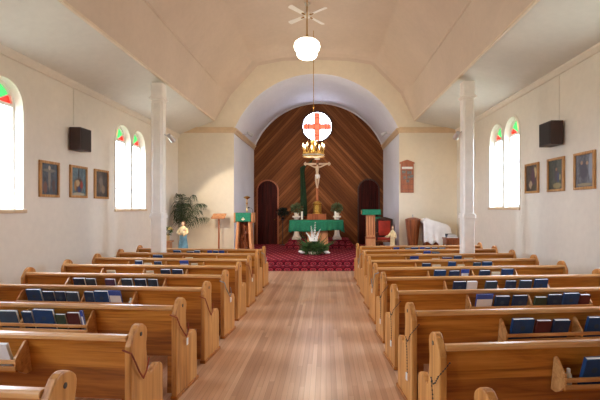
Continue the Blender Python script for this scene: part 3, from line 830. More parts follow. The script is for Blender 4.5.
def spot_fixture(x, y, z, aim, label, mount, grp):
    root = thing('spotlight', label, 'spotlight', (x, y, z), 0, grp)
    d = (Vector(aim)-Vector((x, y, z))).normalized()
    q = Vector((0, 0, 1)).rotation_difference(d).to_matrix().to_4x4()
    m = MB(); m.m = q
    m.lathe([(.025, -.10), (.045, -.09), (.05, 0), (.065, .10), (.06, .10), (.03, .04)], 18); m.build('lamp_can', 'steel', root, True)
    MB().tube([(0, 0, 0), tuple(Vector(mount)-Vector((x, y, z)))], .012, 8).build('bracket', 'steel', root)
    return d
for (x, y, z, aim, label, mount) in (
    (-3.42, 8.82, 3.30, (-2.55, 12.8, 1.1), 'silver spotlight beside the left column', (-3.54, 8.75, 3.36)),
    (2.82, 8.62, 3.32, (2.9, 12.8, 1.5), 'silver spotlight beside the right column', (2.925, 8.6, 3.40)),
    (-2.62, 13.7, 4.28, (-.3, 16.0, 3.0), 'small spotlight on the left cornice of the chancel arch', (-2.9, 13.7, 4.27)),
    (2.0, 13.7, 4.30, (-.3, 16.0, 3.0), 'small spotlight on the right cornice of the chancel arch', (2.29, 13.7, 4.27))):
    d = spot_fixture(x, y, z, aim, label, mount, 'spotlights aimed at the sanctuary')
    L = bpy.data.lights.new('spot_beam', 'SPOT'); L.energy = (215 if x < 0 else 45) if y < 10 else 60
    L.color = (1, .82, .60); L.spot_size = R(54) if (y < 10 and x < 0) else R(74); L.spot_blend = .22 if (y < 10 and x < 0) else .7; L.shadow_soft_size = .05
    lo = bpy.data.objects.new('spot_beam', L); col.objects.link(lo)
    lo.location = Vector((x, y, z))+d*.14; lo.rotation_euler = d.to_track_quat('-Z', 'Y').to_euler()

# hymn board
def hymn_board():
    root = thing('hymn_board', 'brown wooden hymn board with small cards on the front wall', 'notice board', (2.60, YF, 2.24))
    MB().prism([(-.21, 0), (.21, 0), (.21, .93), (.24, .93), (.24, .97), (.12, 1.02), (0, 1.06), (-.12, 1.02), (-.24, .97), (-.24, .93), (-.21, .93)], 1, -.03, -.002).build('board', 'red_wood', root, bevel=.004)
    MB().box(-.17, .17, -.036, -.03, .76, .83).build('heading_strip', 'paper', root)
    MB().box(-.15, .15, -.002, -.0005, .85, .9).build('wall_mount', 'black', root)
    m = MB()
    for z in (.10, .26, .42, .58, .70): m.box(-.19, .19, -.045, -.03, z, z+.018)
    m.build('card_ledge', 'brown_wood', root)
    for (x, z, w) in ((-.15, .62, .12), (.03, .60, .14), (.02, .46, .10), (.10, .48, .10), (-.02, .33, .10), (-.12, .44, .08)):
        MB().box(x-w/2+.04, x+w/2+.04, -.042, -.03, z, z+.09).build('card', 'placard', root)
hymn_board()

# ------------------------------------------------------------------ ceiling fixtures
def pendant():
    x, y = -.275, 5.8
    root = thing('pendant_lamp', 'lit white schoolhouse globe hanging above the aisle', 'pendant lamp', (x, y, 4.06))
    prof = [(.02, -.15), (.08, -.145), (.125, -.125), (.145, -.10), (.148, -.08), (.138, -.062), (.155, -.042), (.180, -.010), (.19, .03), (.18, .075), (.14, .11), (.07, .13), (.03, .135)]
    MB().lathe(prof, 32).build('globe', 'globe', root, True)
    MB().lathe([(.035, .133), (.045, .14), (.04, .165), (.015, .19), (.012, .21)], 16).build('fitter', 'brass', root, True)
    MB().tube([(0, 0, .2), (0, 0, 6.86-4.06)], .009, 8).build('rod', 'brass', root)
    MB().lathe([(.02, 2.72), (.06, 2.76), (.07, 2.82)], 16).build('canopy', 'brass', root, True)
    L = bpy.data.lights.new('globe_glow', 'POINT'); L.energy = 40; L.color = (1, .88, .72); L.shadow_soft_size = .15
    lo = bpy.data.objects.new('globe_glow', L); col.objects.link(lo); lo.location = (x, y, 3.85)
pendant()

def fan():
    x, y, z = -.47, 10.0, 6.56
    root = thing('ceiling_fan', 'white four-bladed ceiling fan near the chancel arch', 'ceiling fan', (x, y, z))
    MB().lathe([(.03, -.06), (.075, -.04), (.09, 0), (.085, .05), (.04, .08)], 20).build('motor', 'column', root, True)
    MB().tube([(0, 0, .06), (0, 0, .31)], .015, 10).build('rod', 'column', root)
    MB().lathe([(.03, .24), (.06, .27), (.06, .31)], 16).build('canopy', 'column', root, True)
    for a in (50, 140, 230, 320):
        m = MB(); m.m = Matrix.Rotation(R(a), 4, 'Z') @ Matrix.Rotation(R(12), 4, 'X')
        m.prism([(.16, -.05), (.60, -.065), (.63, -.03), (.63, .03), (.60, .065), (.16, .05)], 2, -.004, .004)
        m.build('blade', 'column', root)
        m = MB(); m.m = Matrix.Rotation(R(a), 4, 'Z'); m.box(.06, .2, -.018, .018, -.012, .0); m.build('blade_iron', 'brass', root)
fan()

def chandelier():
    x, y, z = -.36, 11.5, 3.22
    root = thing('chandelier', 'gilt crown-shaped chandelier with lit bulbs before the round window', 'chandelier', (x, y, z))
    N = 36
    def ring(m, r, z0, z1, t):
        vs = []
        for (rr, zz) in ((r, z0), (r, z1), (r-t, z1), (r-t, z0)):
            vs += [(rr*math.cos(2*PI*i/N), rr*math.sin(2*PI*i/N), zz) for i in range(N)]
        m.add(vs, [(q*N+i, q*N+(i+1) % N, ((q+1) % 4)*N+(i+1) % N, ((q+1) % 4)*N+i) for q in range(4) for i in range(N)])
        return m
    ring(MB(), .30, 0, .055, .02).build('rim', 'marble', root, True)
    ring(ring(MB(), .325, .055, .075, .05), .325, .0, .012, .05).build('rim_edge', 'gold', root, True)
    m = MB()
    for i in range(24):
        a = 2*PI*i/24
        c = Matrix.Rotation(a, 4, 'Z'); m.m = c
        m.prism([(-.03, .075), (.03, .075), (.03, .095), (.010, .10), (0, .16), (-.010, .10), (-.03, .095)], 0, .292, .30)
    m.build('crown_band', 'gold', root)
    for i in range(8):
        a = 2*PI*i/8+.2
        ca, sa = math.cos(a), math.sin(a)
        m = MB().tube([(.06*ca, .06*sa, .16), (.16*ca, .16*sa, .10), (.26*ca, .26*sa, .12), (.30*ca, .30*sa, .19), (.30*ca, .30*sa, .22)], .01, 8)
        m.lathe([(.012, .205), (.035, .225), (.038, .235), (.02, .235)], 12, (.30*ca, .30*sa, 0))
        arm = m.build('arm', 'gold', root, True)
        MB().lathe([(.014, .235), (.014, .29)], 10, (.30*ca, .30*sa, 0)).build('candle_sleeve', 'wax', arm, True)
        MB().lathe([(.010, .29), (.022, .31), (.025, .33), (.015, .36), (.003, .385)], 12, (.30*ca, .30*sa, 0)).build('bulb', 'flame', arm, True)
    MB().lathe([(.01, .04), (.05, .08), (.07, .14), (.045, .20), (.03, .28), (.055, .36), (.03, .44), (.015, .52)], 18).build('stem', 'gold', root, True)
    m = MB()
    for i in range(6):
        a = 2*PI*i/6
        m.tube([(.30*math.cos(a), .30*math.sin(a), .07), (.10*math.cos(a), .10*math.sin(a), .42), (0, 0, .50)], .005, 6)
    m.build('suspension_chain', 'gold', root)
    MB().tube([(0, 0, .5), (0, 0, 6.85-z)], .009, 8).build('chain', 'brass', root)
    m = MB().ball((0, 0, 1.42), .03)
    m.build('chain_knob', 'brass', root, True)
    L = bpy.data.lights.new('chandelier_glow', 'POINT'); L.energy = 62; L.color = (1, .86, .66); L.shadow_soft_size = .25
    lo = bpy.data.objects.new('chandelier_glow', L); col.objects.link(lo); lo.location = (x, y, z+.7)
chandelier()

# ------------------------------------------------------------------ plants
def leaf_cloud(m, c, r, n, ln, wd, rnd, up=.2):
    for i in range(n):
        d = Vector((rnd.gauss(0, 1), rnd.gauss(0, 1), rnd.gauss(0, 1)+up)).normalized()
        p = Vector(c)+Vector((d.x*r[0], d.y*r[1], d.z*r[2]))*rnd.uniform(.35, 1)
        t = (d+Vector((rnd.gauss(0, .5), rnd.gauss(0, .5), rnd.gauss(0, .5)))).normalized()
        a = t.cross(Vector((rnd.gauss(0, 1), rnd.gauss(0, 1), rnd.gauss(0, 1)))).normalized()
        nrm = t.cross(a)*.15
        L = ln*rnd.uniform(.7, 1.25); w = wd*rnd.uniform(.7, 1.2)
        m.add([tuple(p), tuple(p+t*L*.45+a*w-nrm*L*.2), tuple(p+t*L), tuple(p+t*L*.45-a*w-nrm*L*.2), tuple(p+t*L*.45+nrm*L*.35)], [(0, 1, 4), (1, 2, 4), (2, 3, 4), (3, 0, 4)])
def palm():
    x, y = -4.4, 12.3
    root = thing('potted_palm', 'tall dark green potted palm in the left front corner', 'palm', (x, y, 0))
    MB().lathe([(.13, 0), (.15, .02), (.20, .40), (.21, .42), (.19, .42), (.18, .36)], 24).build('pot', 'terracotta', root, True)
    m = MB()
    for dx, dy in ((0, 0), (.05, .03), (-.05, .02), (.01, -.05)):
        m.tube([(dx, dy, .38), (dx*1.5, dy*1.5, .7), (dx*2, dy*2, 1.0)], [.022, .02, .015], 8)
    m.build('stem', 'brown_wood', root, True)
    rnd = random.Random(3)
    fr = [(10, .5, 1.0), (-20, .48, .8), (40, .42, 1.0), (160, .34, .95), (120, .33, 1.0), (200, .34, .8), (-60, .42, 1.0), (-100, .44, .8), (250, .36, 1.05), (80, .36, 1.0),
          (0, .28, 1.28), (140, .24, 1.3), (230, .24, 1.3), (-45, .55, .62), (20, .55, .55), (-80, .5, .55), (300, .3, 1.2), (215, .3, .6)]
    for (az, reach, hgt) in fr:
        reach *= 1.35 if math.cos(R(az)) > .3 else (.62 if math.cos(R(az)) < -.3 else .8)
        ca, sa = math.cos(R(az)), math.sin(R(az))
        pts = []
        for i in range(11):
            t = i/10
            rr = reach*(t**1.15)*1.05; zz = .95+hgt*(2.1*t-1.05*t**2.1-.15*t**4)*.98
            pts.append(Vector((ca*rr, sa*rr, zz)))
        m = MB().tube(pts, [.009-.006*i/10 for i in range(11)], 5)
        side = Vector((-sa, ca, 0))
        for i in range(17):
            t = .2+.8*i/16
            q = t*10; a = int(min(q, 9)); p = pts[a].lerp(pts[a+1], q-a); tan = (pts[a+1]-pts[a]).normalized()
            L = .31*math.sin(PI*min(1, t*.86+.12))**.7*rnd.uniform(.85, 1.1)
            for sgn in (-1, 1):
                d = (side*sgn*.85+tan*.55+Vector((0, 0, -.35*t+rnd.uniform(-.1, .1)))).normalized()
                w = tan*.009
                tip = p+d*L+Vector((0, 0, -.16*L/.2))
                midp = p+d*L*.55
                m.add([tuple(p-w*.4), tuple(midp-w), tuple(tip), tuple(midp+w), tuple(p+w*.4)], [(0, 1, 3, 4), (1, 2, 3)])
        m.build('frond', 'palm', root)
palm()

def pedestal_bush(x, y, z, label, mat='bush'):
    root = thing('potted_shrub', label, 'plant', (x, y, z), 0, 'bushy plants on the white pedestals')
    MB().lathe([(.07, 0), (.08, .01), (.10, .12), (.09, .12)], 18).build('pot', 'marble', root, True)
    m = MB(); leaf_cloud(m, (0, 0, .28), (.22, .2, .19), 420, .085, .02, random.Random(x), .3)
    m.build('foliage', mat, root)
def pedestal(x, y, z, h, label):
    root = thing('plant_pedestal', label, 'pedestal', (x, y, z), 0, 'white pedestals flanking the altar')
    MB().box(-.17, .17, -.17, .17, 0, .07).box(-.14, .14, -.14, .14, .07, .12).build('base', 'marble', root, bevel=.01)
    MB().lathe([(.13, .12), (.10, .2), (.075, .4), (.07, h-.3), (.085, h-.12), (.12, h-.06)], 20).build('shaft', 'marble', root, True)
    MB().box(-.15, .15, -.15, .15, h-.06, h).build('capital', 'marble', root, bevel=.01)
pedestal(-1.13, 15.35, .55, .90, 'white turned pedestal left of the altar')
pedestal(.42, 15.35, .55, .90, 'white turned pedestal right of the altar')
pedestal_bush(-1.13, 15.35, 1.45, 'grey-green bushy plant on the left white pedestal')
pedestal_bush(.42, 15.35, 1.45, 'grey-green bushy plant on the right white pedestal')

def pole_plant():
    root = thing('plant_stand', 'thin black pole stand beside the left chancel door', 'plant stand', (-1.72, 15.9, .27))
    MB().lathe([(.14, 0), (.13, .02), (.03, .04)], 20).build('base', 'black', root, True)
    MB().tube([(0, 0, .02), (0, 0, 1.03)], .013, 8).build('pole', 'black', root)
    MB().lathe([(.02, 1.0), (.09, 1.02), (.10, 1.03)], 18).build('tray', 'black', root, True)
    r2 = thing('dark_plant', 'very dark bushy plant on the thin black pole stand', 'plant', (-1.72, 15.9, 1.306))
    MB().lathe([(.05, 0), (.07, .08), (.06, .08)], 14).build('pot', 'black', r2, True)
    m = MB(); leaf_cloud(m, (0, 0, .26), (.2, .16, .15), 380, .10, .03, random.Random(5), .2); m.v = [(p[0], p[1], max(p[2], .03)) for p in m.v]; m.build('foliage', 'dark_leaf', r2)
pole_plant()

# ------------------------------------------------------------------ altar group
def altar():
    x, y, z = -.33, 14.1, .27
    root = thing('altar', 'pale wooden block altar at the centre of the sanctuary', 'altar', (x, y, z))
    MB().add([(-.33, -.25, 0), (.43, -.25, 0), (.43, .25, 0), (-.33, .25, 0), (-.29, -.22, .98), (.36, -.22, .98), (.36, .22, .98), (-.29, .22, .98)],
             [(0, 3, 2, 1), (4, 5, 6, 7), (0, 1, 5, 4), (1, 2, 6, 5), (2, 3, 7, 6), (3, 0, 4, 7)]).build('base', 'light_wood', root, bevel=.01)
    MB().box(-.91, .91, -.36, .36, .98, 1.05).build('table_top', 'light_wood', root, bevel=.008)
    # cloth
    W, D, T = .925, .375, 1.054
    def fold(t, a): return .018*math.sin(t*a)
    m = MB(); nx = 60
    def front(u, v):
        xx = -W+2*W*u; drop = .36+.03*math.sin(u*5)+(.05 if u > .96 or u < .04 else 0)
        return (xx, -D-.004-.02*v+fold(xx, 34)*v, T-drop*v)
    def back(u, v):
        xx = -W+2*W*u
        return (xx, D+.004+.02*v-fold(xx, 30)*v, T-.3*v)
    def top(u, v): return (-W+2*W*u, -D-.004+(2*D+.008)*v, T)
    def lft(u, v): 
        yy = -D+2*D*u; return (-W-.004-.03*v+fold(yy, 30)*v, yy, T-.4*v)
    def rgt(u, v):
        yy = -D+2*D*u; return (W+.004+.03*v-fold(yy, 30)*v, yy, T-.42*v)
    m.grid(top, nx, 6); m.grid(front, nx, 6); m.grid(back, nx, 6); m.grid(lft, 16, 6); m.grid(rgt, 16, 6)
    o = m.build('altar_cloth', 'green_cloth', None, True, loc=(x, y, z), solid=.004)
    tag(o, 'green cloth draped over the altar top', 'altar cloth')
altar()
def altar_candle(x, label):
    root = thing('candle', label, 'candle', (x, 14.15, 1.328), 0, 'white altar candles')
    MB().lathe([(.05, 0), (.055, .01), (.03, .02)], 16).build('holder', 'brass', root, True)
    MB().lathe([(.034, .02), (.034, .29), (.028, .30)], 16).build('wax', 'wax', root, True)
    MB().tube([(0, 0, .295), (.003, 0, .32)], .003, 5).build('wick', 'black', root)
altar_candle(-.85, 'white pillar candle on the left end of the altar')
altar_candle(.33, 'white pillar candle on the right end of the altar')

def tabernacle():
    x, y = -.36, 15.6
    root = thing('tabernacle_stand', 'brown wooden box stand behind the altar', 'stand', (x, y, .55))
    MB().box(-.26, .26, -.2, .2, 0, .72).build('body', 'brown_wood', root, bevel=.01)
    MB().box(-.37, .37, -.22, .22, .72, .97).build('top_box', 'red_wood', root, bevel=.012)
    t = thing('tabernacle', 'gilt cylindrical tabernacle on the wooden box stand', 'tabernacle', (x+.02, y, 1.52))
    MB().lathe([(.19, 0), (.19, .03), (.165, .05), (.165, .38), (.18, .41), (.15, .46), (.07, .50), (.02, .51)], 28).build('body', 'gold', t, True)
    MB().prism([(-.07, .08)]+[(.07, .08)]+arch_pts(-.07, .07, .26, 10), 1, -.175, -.155).build('door', 'brass', t)
    m = MB(); m.lathe([(.17, .05), (.18, .06), (.17, .07)], 28); m.build('band', 'brass', t, True)
    MB().lathe([(.17, .36), (.18, .37), (.17, .38)], 28).build('band', 'brass', t, True)
tabernacle()

def skin_body(name, joints, edges, radii, mat, parent, root_i=0, sub=2):
    me = bpy.data.meshes.new(name); me.from_pydata(joints, edges, []); me.update()
    o = bpy.data.objects.new(name, me); col.objects.link(o)
    sm = o.modifiers.new('skin', 'SKIN'); sm.use_smooth_shade = True
    ss = o.modifiers.new('sub', 'SUBSURF'); ss.levels = sub; ss.render_levels = sub
    sv = me.skin_vertices[0].data
    for i, r in enumerate(radii): sv[i].radius = r if isinstance(r, tuple) else (r, r); sv[i].use_root = (i == root_i)
    me.materials.append(M[mat]); o.parent = parent
    # freeze to a mesh
    dg = bpy.context.evaluated_depsgraph_get(); ev = o.evaluated_get(dg)
    fm = bpy.data.meshes.new_from_object(ev); o.modifiers.clear(); o.data = fm
    if not fm.materials: fm.materials.append(M[mat])
    for p in fm.polygons: p.use_smooth = True
    return o

def crucifix():
    x, y = -.345, 15.75
    root = thing('crucifix', 'tall wooden crucifix with a pale figure behind the altar', 'crucifix', (x, y, .55))
    MB().box(-.045, .045, -.03, .03, 1.486, 3.30).build('upright', 'red_wood', root, bevel=.008)
    m = MB().box(-.47, .47, -.03, .03, 2.90, 2.97)
    for sx in (-1, 1): m.ball((sx*.49, 0, 2.935), (.04, .03, .055)); m.ball((sx*.46, 0, 2.99), .025); m.ball((sx*.46, 0, 2.88), .025)
    m.build('crossbar', 'ivory', root, bevel=.006)
    m = MB().ball((0, 0, 3.33), (.06, .03, .04)); m.ball((-.06, 0, 3.28), .025).ball((.06, 0, 3.28), .025)
    m.build('finial', 'ivory', root, True)
    MB().box(-.10, .10, -.042, -.028, 3.10, 3.17).build('title_scroll', 'paper', root)
    j = [(0, -.07, 2.32), (0, -.085, 2.50), (0, -.095, 2.64), (0, -.10, 2.76), (.01, -.105, 2.83), (.02, -.125, 2.90),
         (-.10, -.09, 2.76), (-.24, -.075, 2.84), (-.37, -.06, 2.91), (-.42, -.055, 2.935),
         (.10, -.09, 2.76), (.24, -.075, 2.84), (.37, -.06, 2.91), (.42, -.055, 2.935),
         (-.055, -.075, 2.26), (-.05, -.115, 2.02), (-.015, -.07, 1.80), (-.01, -.10, 1.70),
         (.055, -.075, 2.26), (.045, -.115, 2.02), (.02, -.075, 1.80), (.015, -.105, 1.70)]
    e = [(0, 1), (1, 2), (2, 3), (3, 4), (4, 5), (3, 6), (6, 7), (7, 8), (8, 9), (3, 10), (10, 11), (11, 12), (12, 13), (0, 14), (14, 15), (15, 16), (16, 17), (0, 18), (18, 19), (19, 20), (20, 21)]
    j = [(p[0], p[1], 2.93+(p[2]-2.93)*.78) for p in j]
    r = [(.085, .06), (.068, .055), (.09, .065), (.08, .055), .03, .058, .042, .031, .024, .026, .042, .031, .024, .026, .058, .044, .03, .026, .058, .044, .03, .026]
    r = [tuple(v*.78 for v in q) if isinstance(q, tuple) else q*.78 for q in r]
    skin_body('figure', j, e, r, 'ivory', root)
    m = MB().lathe([(.066, 2.35), (.078, 2.40), (.082, 2.48), (.074, 2.51)], 20, (0, -.075, 0), 1, .8); m.ball((.08, -.09, 2.43), (.03, .025, .07))
    m.build('loincloth', 'white_cloth', root, True)
    m = MB().ball((.02, -.11, 2.925), (.05, .05, .048)); m.build('hair', 'hair', root, True)
crucifix()

def drape():
    # narrow dark green drape carried by a pole left of the crucifix, its top swept across to the crucifix head
    root = thing('banner_stand', 'slim dark wooden banner pole left of the crucifix', 'banner pole', (-.90, 16.1, .55))
    MB().lathe([(.13, 0), (.12, .03), (.03, .06)], 18).build('base', 'dark_wood', root, True)
    MB().tube([(0, 0, .03), (0, 0, 2.83)], .014, 8).build('pole', 'dark_wood', root)
    MB().tube([(-.06, 0, 2.80), (.16, 0, 2.98), (.42, .0, 3.08)], .012, 8).build('arm', 'dark_wood', root)
    m = MB()
    path = [(.36, 3.12), (.20, 3.03), (.02, 2.90), (-.045, 2.80), (-.05, 2.6), (-.03, 2.2), (-.01, 1.8), (0, 1.4), (.01, 1.0), (.02, .88)]
    wid = [.10, .11, .12, .10, .09, .105, .12, .135, .14, .14]
    def fn(u, v):
        q = u*(len(path)-1); a = int(min(q, len(path)-2)); t = q-a
        px = path[a][0]*(1-t)+path[a+1][0]*t; pz = path[a][1]*(1-t)+path[a+1][1]*t; w = wid[a]*(1-t)+wid[a+1]*t
        off = (v-.5)*2*w
        k = max(0, 1-u*3.2)
        return (px+off*(1-.5*k), -.04+.022*math.sin(v*13+u*2), pz+off*k*.9)
    m.grid(fn, 40, 14)
    o = m.build('hanging_drape', 'drape_green', None, True, loc=(-.90, 16.1, .55), solid=.006)
    tag(o, 'long narrow dark green drape hanging left of the crucifix', 'drape')
drape()

def sanctuary_lamp():
    root = thing('sanctuary_lamp', 'tall dark turned wooden lamp stand with ruby glass by the left candle', 'lamp stand', (-.98, 15.75, .55))
    MB().lathe([(.11, 0), (.10, .03), (.035, .08), (.03, .35), (.05, .42), (.03, .50), (.03, .85), (.05, .92), (.035, 1.0), (.06, 1.05)], 18).build('stand', 'dark_wood', root, True)
    MB().lathe([(.03, 1.05), (.055, 1.09), (.06, 1.22), (.05, 1.27)], 18).build('glass', 'red_lamp', root, True)
sanctuary_lamp()

def flowers():
    x, y, z = -.39, 12.75, .27
    root = thing('flower_arrangement', 'white gladioli in low green foliage in front of the altar', 'flowers', (x, y, z))
    MB().lathe([(.10, 0), (.16, .02), (.20, .10), (.19, .10), (.16, .06)], 24).build('bowl', 'marble', root, True)
    rnd = random.Random(11)
    m = MB(); leaf_cloud(m, (0, 0, .17), (.40, .24, .14), 620, .16, .025, rnd, .35)
    # keep everything above the carpet
    m.v = [(p[0], p[1], max(p[2], .012)) for p in m.v]
    m.build('foliage', 'leaf', root)
    m = MB()
    for i in range(26):
        a = rnd.uniform(20, 160); L = rnd.uniform(.45, .8); d = Vector((math.cos(R(a)), rnd.uniform(-.15, .2), math.sin(R(a))))
        w = Vector((-d.z, 0, d.x))*.018
        b = Vector((rnd.uniform(-.1, .1), rnd.uniform(-.05, .05), .12))
        m.add([tuple(b-w*.5), tuple(b+d*L*.5-w), tuple(b+d*L), tuple(b+d*L*.5+w), tuple(b+w*.5), tuple(b+d*L*.5+Vector((0, -.008, 0)))], [(0, 1, 5), (1, 2, 5), (2, 3, 5), (3, 4, 5), (4, 0, 5)])
    m.build('blade_leaf', 'leaf', root)
    for (dx, h, lean) in ((-.07, .90, -.03), (.04, 1.02, .02), (.14, .80, .16), (-.17, .70, -.16)):
        st = MB().tube([(dx*.3, 0, .1), (dx*.7, -.02, h*.6), (dx+lean*.4, -.03, h)], [.008, .007, .004], 6)
        sp = st.build('flower_spike', 'leaf', root, True)
        m = MB()
        for q in range(12):
            t = q/11; zz = .44+(h-.44)*t; xx = dx*(.5+.5*t)+lean*.4*t*t; rr = .040*(1-.65*t)
            for aa in (0, 2.1, 4.2):
                m.ball((xx+rr*.7*math.cos(aa+q*1.3), -.03+rr*.7*math.sin(aa+q*1.3), zz), (rr*.75, rr*.75, rr*.6), 8, 6)
        m.build('blossom', 'petal', sp, True)
    for (dx, dz) in ((-.40, .09), (-.36, .06), (.40, .08), (.44, .05)):
        m = MB()
        for q in range(6):
            a = q*PI/3; m.ball((dx+.04*math.cos(a), -.12+.03*math.sin(a), dz+.02), (.045, .035, .03), 8, 6)
        m.build('blossom', 'petal', root, True)
flowers()

# ------------------------------------------------------------------ left front corner
def statue(name, label, cat, loc, h, lower, upper, arms, child=False, slim=1):
    root = thing(name, label, cat, loc)
    k = h
    MB().lathe([(.20*k, 0), (.21*k, .02*k), (.16*k, .06*k)], 20).build('base', 'marble', root, True)
    m = MB().lathe([(.15*k, .05*k), (.165*k, .08*k), (.13*k, .30*k), (.115*k, .48*k), (.125*k, .60*k), (.12*k, .72*k), (.09*k, .79*k), (.04*k, .82*k)], 22, (0, 0, 0), 1, .8)
    for i in range(9):
        a = 2*PI*i/9; m.tube([(.15*k*math.cos(a), .12*k*math.sin(a), .07*k), (.105*k*math.cos(a), .085*k*math.sin(a), .46*k)], [.018*k, .01*k], 6)
    m.build('robe', lower, root, True)
    m = MB().lathe([(.126*k, .56*k), (.135*k, .60*k), (.14*k, .66*k), (.13*k, .73*k), (.09*k, .80*k), (.05*k, .83*k)], 22, (0, -.012*k, 0), 1, .82)
    m.build('mantle', upper, root, True)
    m = MB().lathe([(.03*k, .80*k), (.032*k, .86*k)], 12); m.ball((0, -.01*k, .905*k), (.055*k, .062*k, .075*k)); m.ball((0, -.072*k, .90*k), (.008*k, .012*k, .014*k), 8, 6)
    for s in (-1, 1): m.ball((.056*k*s, 0, .90*k), (.008*k, .014*k, .02*k), 8, 6); m.ball((.022*k*s, -.064*k, .915*k), (.009*k, .006*k, .006*k), 8, 6)
    m.ball((0, -.066*k, .87*k), (.016*k, .006*k, .005*k), 8, 6)
    m.build('head', 'skin', root, True)
    MB().lathe([(.05*k, .84*k), (.07*k, .88*k), (.07*k, .94*k), (.05*k, .98*k), (.015*k, .995*k)], 18, (0, .018*k, 0)).build('hair', 'hair', root, True)
    for a in arms:
        pts = [tuple(Vector(p)*k) for p in a]
        sl = MB().tube(pts, [.042*k, .045*k, .038*k][:len(pts)], 10).build('sleeve', upper, root, True)
        e = Vector(pts[-1]); d = (e-Vector(pts[-2])).normalized()
        m = MB().ball(tuple(e+d*.03*k), (.022*k, .022*k, .03*k), 8, 6)
        for q in range(4): m.tube([tuple(e+d*.04*k+Vector((0, 0, (q-1.5)*.011*k))), tuple(e+d*(.075+.006*(q % 3))*k+Vector((0, 0, (q-1.5)*.013*k)))], .006*k, 6)
        m.tube([tuple(e+d*.025*k), tuple(e+d*.045*k+Vector((0, 0, .028*k)))], .007*k, 6)
        m.build('hand', 'skin', sl, True)
    if child:
        m = MB().ball((.08*k, -.14*k, .60*k), (.06*k, .05*k, .09*k)); m.build('child_robe', 'robe_cream', root, True)
        m = MB().ball((.09*k, -.15*k, .72*k), (.04*k, .042*k, .048*k)); m.build('child_head', 'skin', root, True)
    root.scale = (slim, slim, 1)
    return root
def stand_box(x, y, w, h, label, mat='red_wood'):
    root = thing('pedestal_table', label, 'stand', (x, y, 0), 0, None)
    MB().box(-w/2, w/2, -w/2, w/2, h-.04, h).build('top', mat, root, bevel=.006)
    MB().box(-w/2+.04, w/2-.04, -w/2+.04, w/2-.04, .08, h-.04).build('body', mat, root)
    MB().box(-w/2+.01, w/2-.01, -w/2+.01, w/2-.01, 0, .08).build('base', mat, root, bevel=.006)
stand_box(-4.05, 11.35, .42, .52, 'low brown stand carrying the statue of a woman in blue')
statue('statue', 'painted statue in pale blue robe holding a child, before the palm', 'statue', (-4.05, 11.35, .52), .86, 'robe_blue', 'robe_cream',
       [[(.12, -.02, .74), (.16, -.07, .62), (.10, -.13, .56)], [(-.12, -.02, .74), (-.16, -.06, .62), (-.06, -.13, .58)]], True)
stand_box(-4.52, 11.4, .28, .82, 'orange-brown narrow stand in the left front corner under pale flowers', 'light_wood')
def corner_flowers():
    root = thing('flower_vase', 'vase of pale yellow flowers on the narrow corner stand', 'flowers', (-4.52, 11.4, .82))
    MB().lathe([(.05, 0), (.07, .05), (.06, .14), (.04, .18), (.05, .20)], 18).build('vase', 'robe_cream', root, True)
    m = MB(); leaf_cloud(m, (0, 0, .27), (.12, .12, .1), 90, .09, .016, random.Random(8), .4); m.build('foliage', 'leaf', root)
    rnd = random.Random(9)
    for i in range(14):
        d = Vector((rnd.gauss(0, .7), rnd.gauss(0, .7), abs(rnd.gauss(.6, .6)))).normalized()
        c = Vector((0, 0, .28))+d*.12
        m = MB()
        for q in range(5): m.ball((c.x+.022*math.cos(q*1.256), c.y+.022*math.sin(q*1.256), c.z), (.02, .02, .014), 8, 6)
        m.ball(tuple(c), .015, 8, 6); m.build('flower', 'yellow_petal', root, True)
corner_flowers()

def music_stand():
    root = thing('music_stand', 'slender wooden music stand against the left front wall', 'music stand', (-3.32, 12.4, 0))
    MB().box(-.16, .16, -.035, .035, 0, .045).box(-.035, .035, -.16, .16, 0, .045).build('base', 'red_wood', root, bevel=.008)
    MB().box(-.022, .022, -.022, .022, .045, 1.45).build('post', 'red_wood', root, bevel=.005)
    m = MB(); m.m = Matrix.Translation((0, 0, 1.50)) @ Matrix.Rotation(R(28), 4, 'X')
    m.box(-.21, .21, -.15, .15, -.012, .012); m.box(-.21, .21, -.16, -.145, -.012, .045)
    m.build('desk', 'light_wood', root, bevel=.005)
music_stand()

